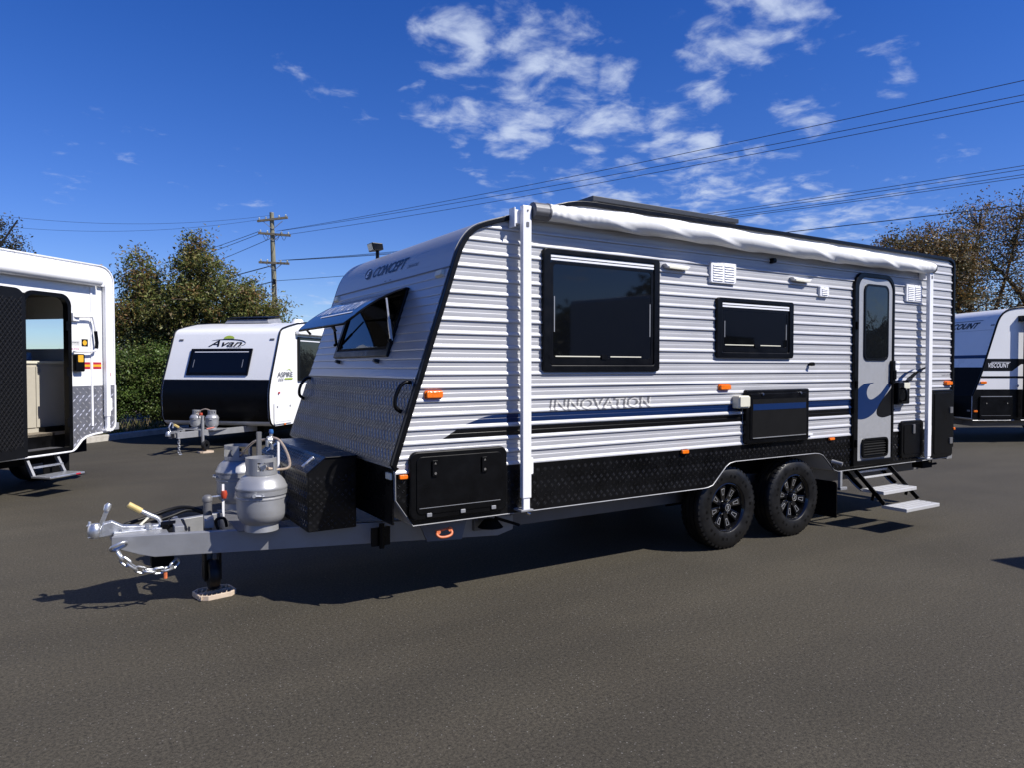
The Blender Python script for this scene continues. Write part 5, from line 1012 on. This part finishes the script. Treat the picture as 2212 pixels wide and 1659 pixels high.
part('tap', MB().tube([(.98,-.004,1.24),(.95,-.05,1.23),(.93,-.06,1.20)], .014, 8), 'galv', VC); part('chassis', MB().box(.2,6.3,.3,VW-.3,.34,.5), 'galv_dark', VC)
for xx in (3.4, 4.25):
    wv = part('wheel', MB().lathe([(.04,-.08),(.19,-.08),(.20,-.1),(.20,.1)], (xx,.14,.37), 'y', 28), 'rim', VC); part('tyre', MB().lathe([(.20,-.09),(.24,-.11),(.34,-.10),(.37,-.08),(.372,.08),(.34,.1),(.2,.09)], (xx,.14,.37), 'y', 32), 'tyre', wv, smooth=35)
    w2 = copy_tree(wv, VC); w2.location = (0, VW-.28, 0)
for s_ in (-1, 1): part('drawbar_rail', MB().beam((-1.5, VW/2 + s_*.06, .44), (.3, VW/2 + s_*.6, .44), .05, .14), 'galv_dark', VC)
part('toolbox', MB().box(-.55, -.10, VW/2-.7, VW/2+.7, .50, .88), 'black_plate', VC, bevel=.01); part('jockey_wheel', MB().tube([(-1.2,VW/2-.2,.14),(-1.2,VW/2-.2,.7)], .03, 10).lathe([(.03,-.03),(.10,-.03),(.11,0),(.10,.03),(.03,.03)], (-1.2,VW/2-.24,.12), 'y', 18), 'black', VC, smooth=40)

# ================================================================== utility pole and overhead wires
PB = Vector((9.858, 41.008, 0)); UP = thing('utility_pole', 'weathered timber power pole with three crossarms, rising behind the bushy tree', 'power pole', tuple(PB))
part('pole_shaft', MB().tube([(.16, 0, -.3), (.02, 0, 5), (-.12, 0, 10.25)], [.17, .145, .115], 14), 'pole', UP, smooth=60)
part('pole_cap', MB().lathe([(.12, 0), (.12, .05), (0, .06)], (-.12, 0, 10.24), 'z', 12), 'galv', UP)
rt = Vector((.8484, -.529, 0))
def arm(z, a, b, dz, name='crossarm'):
    c = Vector((-.12 + .028*(10.25 - z), 0, 0)); o = part(name, MB().beam(c + rt*a + Vector((0, -.14, z)), c + rt*b + Vector((0, -.14, z + dz)), .10, .12), 'arm', UP)
    k = 5
    for i in range(k):
        t = (i + .3) / (k - .4); p = c + rt*(a + (b-a)*t) + Vector((0, -.14, z + dz*t))
        if abs((p - c).dot(rt)) > .2: part('insulator', MB().lathe([(.03,.05),(.055,.08),(.03,.11),(.06,.14),(.02,.19),(0,.19)], tuple(p), 'z', 8), 'insul', o)
    for s_ in (-1, 1): part('arm_brace', MB().beam(c + rt*.55*s_ + Vector((0, -.14, z)), c + Vector((0, -.14, z - .45)), .03, .03), 'galv', o)
    return o
arm(9.78, -.85, .85, .20); a2 = arm(9.12, -.82, .98, -.14); arm(7.50, -.85, .85, -.08)
for t in (-.5, .1, .5): part('jumper', MB().tube(smooth_path([rt*(t-.2) + Vector((0,-.16,9.15)), rt*t + Vector((0,-.2,8.72)), rt*(t+.2) + Vector((0,-.16,9.1))], 6), .012, 5), 'wire', a2)
part('cable_riser', MB().tube([(.17,-.17,.2),(.05,-.16,6.4)], .03, 6), 'galv', UP); part('cable_clamp', MB().box(-.15,.0,-.3,-.12,6.2,6.55), 'black', UP)
def wire(a, b, sag, label, ext=1.0, r=.011):
    a = Vector(a); b = Vector(b); b = a + (b - a) * ext; m = MB(); pts = [a + (b-a)*t - Vector((0, 0, 4*sag*t*(1-t))) for t in [i/40 for i in range(41)]]
    o = part('power_line', m.tube(pts, r, 5), 'wire', smooth=60); tag(o, label, 'power line', 'overhead power lines'); return o
P_ = lambda u, z: PB + rt*u + Vector((-.1, -.16, z))
E_ = 1.25
wire(P_(.2, 9.22), (20.80, 8.63, 9.15), .30, 'topmost overhead wire running from pole to upper right of the sky', E_)
wire(P_(.5, 9.25), (21.89, 9.08, 9.15), .30, 'second overhead wire from the top running to upper right of the sky', E_)
wire(P_(.95, 9.05), (22.42, 9.29, 9.15), .30, 'third overhead wire from the top running to upper right of the sky', E_)
for i, (bx, by, u) in enumerate(((21.52, 8.89, .3), (21.92, 9.06, .5), (22.51, 9.30, .7), (22.83, 9.43, .85))):
    wire(P_(u, 7.6), (bx, by, 7.32), .55, ('uppermost', 'second', 'third', 'lowest')[i] + ' wire of the lower set of four crossing above the awning', E_, .009)
wire(P_(0, 6.45), (22.62, 9.33, 6.35), .30, 'single low telephone wire above the rear end of the ribbed caravan roof', E_, .014)
wire(P_(-.1, 10.1), (-2.9, 45.36, 10.0), .75, 'faint upper wire running left from the pole top', 1.3, .008); wire(P_(-.8, 9.85), (-3.13, 48.69, 10.0), .75, 'faint lower wire running left from the pole top', 1.3, .008)
wire(P_(-.8, 9.2), (3.6, 66.35, 9.2), .2, 'upper of two close wires dropping left from the middle crossarm', 1.1, .016); wire(P_(-.55, 9.15), (3.6, 66.34, 8.75), .2, 'lower of two close wires dropping left from the middle crossarm', 1.1, .016)
wire(P_(.4, 9.05), (3.58, 66.32, 7.4), .2, 'wire dropping left from the right half of the middle crossarm', 1.1, .016)
wire(P_(-.1, 7.3), (3.39, 62.87, 6.65), .1, 'thick wire dropping left from the lowest crossarm', 1.1, .03); wire(P_(-.1, 6.4), (3.38, 62.86, 5.6), .1, 'thick wire dropping left below the lowest crossarm', 1.1, .03)

# ================================================================== trees and shrubs
RG = np.random.default_rng(4)
def leaf_mesh(name, C, L, W, cols, droop=.3):
    n = len(C); d = RG.normal(size=(n, 3)); d[:, 2] = d[:, 2]*.7 - droop; d /= np.linalg.norm(d, axis=1)[:, None]
    q = RG.normal(size=(n, 3)); s = np.cross(d, q); s /= np.linalg.norm(s, axis=1)[:, None]
    ln = (L * RG.uniform(.6, 1.25, n))[:, None]; wd = (W * RG.uniform(.7, 1.2, n))[:, None]; up = np.cross(s, d) * wd * .25
    V = np.stack([C - d*ln*.5, C + s*wd*.5 + up, C + d*ln*.5, C - s*wd*.5 + up], 1).reshape(-1, 3)
    me = bpy.data.meshes.new(name); me.vertices.add(4*n); me.vertices.foreach_set('co', V.astype(np.float32).ravel()); me.loops.add(4*n); me.polygons.add(n)
    me.polygons.foreach_set('loop_start', np.arange(0, 4*n, 4, dtype=np.int32)); me.polygons.foreach_set('loop_total', np.full(n, 4, dtype=np.int32)); me.loops.foreach_set('vertex_index', np.arange(4*n, dtype=np.int32)); me.update()
    a = me.color_attributes.new('leaf_colour', 'FLOAT_COLOR', 'POINT'); c4 = np.concatenate([np.repeat(cols, 4, 0), np.ones((4*n, 1))], 1); a.data.foreach_set('color', c4.astype(np.float32).ravel())
    return me
def foliage_thing(name, label, cat, base, axis, lobes, ncl, per, spread, L, W, palette, trunks, group=None, droop=.3, twigs=.5, fill=.45, trunk_r=.09):
    """lobes: (u, v, z, ru, rv, rz) with u along 'axis'; trunks: lists of (u, v, z) points"""
    t = thing(name, label, cat, base, group=group); ax = Vector(axis).normalized(); ay = Vector((-ax.y, ax.x, 0)); A = np.array([[ax.x, ax.y, 0], [ay.x, ay.y, 0], [0, 0, 1]])
    vol = np.array([l[3]*l[4]*l[5] for l in lobes]) ** .75; pk = RG.choice(len(lobes), ncl, p=vol/vol.sum()); lb = np.array(lobes)[pk]
    dv = RG.normal(size=(ncl, 3)); dv /= np.linalg.norm(dv, axis=1)[:, None]; rr = RG.uniform(0, 1, ncl) ** fill; cl = lb[:, :3] + dv * lb[:, 3:] * rr[:, None] * RG.uniform(.85, 1.12, (ncl, 1))
    npc = RG.integers(int(per*.5), int(per*1.5), ncl); ci = np.repeat(np.arange(ncl), npc); n = len(ci)
    sz = RG.uniform(.6, 1.3, ncl) * spread; pts = cl[ci] + RG.normal(size=(n, 3)) * sz[ci][:, None] * np.array([1, 1, .8])
    pal = np.array(palette); pc = RG.choice(len(pal), ncl); own = RG.choice(len(pal), n); use = np.where(RG.uniform(size=n) < .6, pc[ci], own); cols = pal[use] * RG.uniform(.7, 1.3, (n, 1))
    me = leaf_mesh('crown', pts @ A, L, W, cols, droop); link('crown', me, 'leaf', t)
    mb = MB(); tips = []
    for tr in trunks:
        pth = smooth_path([Vector(p) for p in tr], 5); pth = [Vector(tuple(np.array(p) @ A)) for p in pth]; k = len(pth); mb.tube(pth, [trunk_r * (1 - .75*i/(k-1)) for i in range(k)], 8); tips += [np.array(p) for p in smooth_path([Vector(p) for p in tr], 5)][2:]
    T = np.array(tips)
    for i in RG.choice(ncl, int(ncl*twigs), replace=False):
        c = cl[i]; dd = np.linalg.norm(T - c, axis=1) + .6*np.maximum(0, T[:, 2] - c[2] + .1); s = T[np.argmin(dd)]; mid = (s + c)/2 + RG.normal(size=3)*.08 + np.array([0, 0, .05])
        pth = [Vector(tuple(np.array(p) @ A)) for p in (s, mid, c)]; mb.tube(pth, [.022, .014, .006], 4, cap=False)
    part('trunk', mb, 'bark', t, smooth=60); return t
ax = (.8484, -.529, 0)
PAL_T = [tuple(k*q for k, q in zip(c, (1.95, 2.05, 1.6))) for c in [(.055,.062,.018),(.070,.075,.022),(.040,.048,.016),(.085,.070,.026),(.105,.060,.030),(.060,.052,.022),(.095,.092,.035)]]
foliage_thing('tree', 'bushy olive green tree with reddish leaf tips behind the white and black caravan', 'tree', (3.11, 21.62, .2), ax,
    [(.05,0,4.62,.42,.45,.62),(.05,0,4.0,.95,.9,.65),(-1.68,.1,3.80,.60,.65,.80),(-.4,0,3.1,1.6,1.2,.75),(1.15,0,3.15,1.15,1.0,.72),(1.95,0,2.65,.75,.8,.55),(-1.75,0,2.75,.85,.9,.75),(.6,0,2.3,1.6,1.0,.5),(-1.3,.2,2.1,1.4,1.0,.6)],
    700, 80, .17, .115, .042, PAL_T, [[(-1.25,0,-.2),(-1.2,0,1.2),(-1.4,0,2.4),(-1.55,0,3.9)],[(-1.25,0,.6),(-.7,0,1.8),(-.1,0,3.0),(.05,0,4.9)],[(.15,.1,-.2),(.3,0,1.4),(.9,0,2.4),(1.4,0,3.3)]], droop=.45, trunk_r=.12)
PAL_S = [tuple(k*1.5 for k in c) for c in [(.050,.085,.016),(.065,.105,.020),(.036,.062,.014),(.080,.110,.026),(.060,.070,.020)]]
for i, (px_, py_, w, h, lab) in enumerate(((.95, 21.0, 1.25, 2.15, 'green leafy shrub beside the motorhome end, left of the other shrubs'), (2.35, 20.6, 1.35, 2.1, 'green leafy shrub between the motorhome and the white and black caravan'), (3.9, 21.2, 1.3, 1.9, 'green shrub mostly hidden behind the white and black caravan'), (-.9, 18.4, 1.1, 1.3, 'green shrub hidden behind the motorhome end'))):
    foliage_thing('shrub', lab, 'shrub', (px_, py_, .15), ax, [(0,0,h*.36,w*.78,.75,h*.36),(-w*.3,0,h*.68,w*.5,.6,h*.30),(w*.3,.1,h*.62,w*.5,.6,h*.30)], 420, 95, .13, .066, .040, PAL_S, [[(0,0,-.1),(.05,0,h*.4),(.0,0,h*.8)],[(0,0,.1),(.4,0,h*.5),(.5,0,h*.75)]], 'garden bed shrubs', twigs=.3, fill=.4, trunk_r=.04)
foliage_thing('tree', 'dark round tree top showing above the motorhome roof at far left', 'tree', (-2.9, 36.9, 0), ax, [(0,0,6.3,1.5,1.5,1.5),(-1.6,0,6.0,1.6,1.5,1.6)], 260, 60, .25, .14, .06, [(.030,.034,.016),(.045,.042,.02),(.055,.045,.025)], [[(0,0,-.2),(0,0,3),(0,0,6.5)],[(0,0,2),(-.8,0,4),(-1.6,0,6.3)]], trunk_r=.16)
PAL_R = [tuple(k*1.5 for k in c) for c in [(.085,.060,.022),(.115,.070,.024),(.060,.055,.018),(.160,.085,.020),(.050,.048,.020),(.095,.085,.045),(.130,.100,.060)]]
foliage_thing('tree', 'dense brownish autumn tree dome above the rear of the ribbed caravan roof', 'tree', (24.9, 13.0, 0), ax, [(-.4,0,5.3,1.5,1.4,1.1),(-1.6,0,4.9,.9,1.0,.9),(.7,0,5.2,1.0,1.2,1.2),(.2,0,4.0,1.6,1.2,.9)], 420, 62, .20, .11, .05, PAL_R, [[(.5,0,-.2),(.5,0,1.6),(.1,0,3.0),(-.5,0,5.2)],[(.5,0,1.2),(.9,0,3.0),(1.0,0,5.0)],[(.3,0,2.2),(-.8,0,3.8),(-1.6,0,4.9)]], 'trees along the right boundary', twigs=.5, trunk_r=.13)
foliage_thing('tree', 'tall sparse brown tree with bare branches showing, at the right edge', 'tree', (27.6, 12.6, 0), ax, [(.2,0,6.6,1.7,1.4,1.1),(1.6,0,6.9,1.5,1.4,1.2),(.0,0,5.2,1.5,1.3,1.0),(1.8,0,5.3,1.6,1.3,1.1),(.5,0,3.9,1.8,1.2,.9),(2.2,0,3.6,1.5,1.2,.9)], 460, 30, .25, .10, .05, PAL_R, [[(-.3,0,-.2),(.0,0,2.4),(.6,0,4.2),(1.3,0,6.9)],[(-.1,0,2.0),(-.5,0,4.0),(-.2,0,6.6)],[(1.9,0,-.2),(1.9,0,2.5),(2.1,0,5.0),(2.0,0,7.2)],[(1.9,0,3.4),(1.0,0,4.6),(.2,0,5.4)]], 'trees along the right boundary', twigs=.75, trunk_r=.12)
foliage_thing('tree', 'lower brown and grey tangle of branches between the two autumn trees', 'tree', (25.9, 14.4, 0), ax, [(0,0,3.6,1.8,1.2,1.1),(1.6,0,3.3,1.4,1.2,1.0),(.6,0,2.6,2.0,1.2,.7)], 260, 32, .24, .09, .045, PAL_R[3:], [[(0,0,-.2),(.1,0,1.6),(-.6,0,3.6)],[(.1,0,1.0),(1.0,0,2.4),(1.6,0,3.8)]], 'trees along the right boundary', twigs=.8, trunk_r=.09)
# grass tufts at the kerb by the motorhome
n = 1400; s_ = RG.uniform(-3.5, 2.2, n); d_ = RG.uniform(.15, 1.0, n); base_ = np.stack([K0.x + KD.x*s_ + KN.x*d_, K0.y + KD.y*s_ + KN.y*d_, np.full(n, .10)], 1)
h_ = RG.uniform(.08, .30, n); lean = RG.normal(size=(n, 3))*.10; lean[:, 2] = 0; sd_ = RG.normal(size=(n, 3))*.012; sd_[:, 2] = 0
V = np.stack([base_ - sd_, base_ + sd_, base_ + lean + np.stack([0*h_, 0*h_, h_], 1)], 1).reshape(-1, 3)
me = bpy.data.meshes.new('grass'); me.from_pydata(V.tolist(), [], [(3*i, 3*i+1, 3*i+2) for i in range(n)]); a = me.color_attributes.new('leaf_colour', 'FLOAT_COLOR', 'POINT')
gp = np.array([(.12,.12,.03),(.22,.17,.08),(.08,.10,.02),(.28,.22,.12)])[RG.choice(4, n)]; a.data.foreach_set('color', np.concatenate([np.repeat(gp, 3, 0), np.ones((3*n, 1))], 1).astype(np.float32).ravel())
tag(link('grass', me, 'leaf'), 'dry grass and weeds growing behind the kerb', 'grass', kind='stuff')

# ================================================================== beyond the frame: what throws the shadow at the right edge and shows in the glass
NX = thing('caravan', 'white caravan parked outside the right edge, only the tip of its shadow shows', 'caravan', (8.12, .72, 0), R(-16.0))
nb = [(0, .5), (0, 2.74), (.03, 2.79), (.10, 2.8), (5.6, 2.8), (5.8, 2.6), (5.8, .5)]
part('body_shell', MB().prism(nb, -2.35, 0, 'y'), 'white', NX); part('lower_panel', MB().box(-.008, 5.808, -2.358, .008, .48, 1.05), 'black', NX)
for x0, x1 in ((.9, 2.2), (3.6, 4.8)): part('side_window', MB().box(x0, x1, -.01, .03, 1.45, 2.15), 'glass', NX)
for xx in (2.9, 3.7):
    for yy in (-.14, -2.21): part('wheel', MB().lathe([(.05,-.1),(.2,-.1),(.34,-.11),(.36,-.08),(.36,.08),(.34,.11),(.05,.1)], (xx, yy, .36), 'y', 28), 'tyre', NX, smooth=35)
part('chassis', MB().box(.2, 5.6, -2.0, -.35, .30, .5), 'galv_dark', NX)
nl = 22000; azs = RG.uniform(R(76), R(348), nl); rad = 44 + RG.normal(size=nl)*2.2; hmax = 5.2 + 1.6*np.sin(azs*9) + 1.1*np.sin(azs*23 + 1) + .7*np.sin(azs*51)
zz_ = RG.uniform(0, 1, nl) ** .8 * hmax; cc_ = np.stack([np.sin(azs)*rad, np.cos(azs)*rad, zz_], 1)
me = leaf_mesh('distant_trees', cc_, .95, .6, np.array([(.05,.06,.02),(.06,.075,.025),(.04,.05,.02),(.075,.06,.03)])[RG.choice(4, nl)] * RG.uniform(.7, 1.2, (nl, 1)))
tag(link('distant_trees', me, 'leaf'), 'dark wood along the far boundary behind the camera', 'trees', kind='stuff')
nl = 9000; azs = RG.uniform(R(-14), R(78), nl); rad = 62 + RG.normal(size=nl)*2.0; hmax = 2.6 + .5*np.sin(azs*19) + .4*np.sin(azs*47 + 1)
cc_ = np.stack([np.sin(azs)*rad, np.cos(azs)*rad, RG.uniform(0, 1, nl) ** .8 * hmax], 1)
me = leaf_mesh('distant_hedge', cc_, .8, .5, np.array([(.07,.085,.03),(.085,.10,.035),(.06,.07,.03),(.10,.085,.045)])[RG.choice(4, nl)] * RG.uniform(.7, 1.2, (nl, 1)))
tag(link('distant_hedge', me, 'leaf'), 'low dark hedge line on the horizon behind the parked vehicles', 'hedge', kind='stuff')
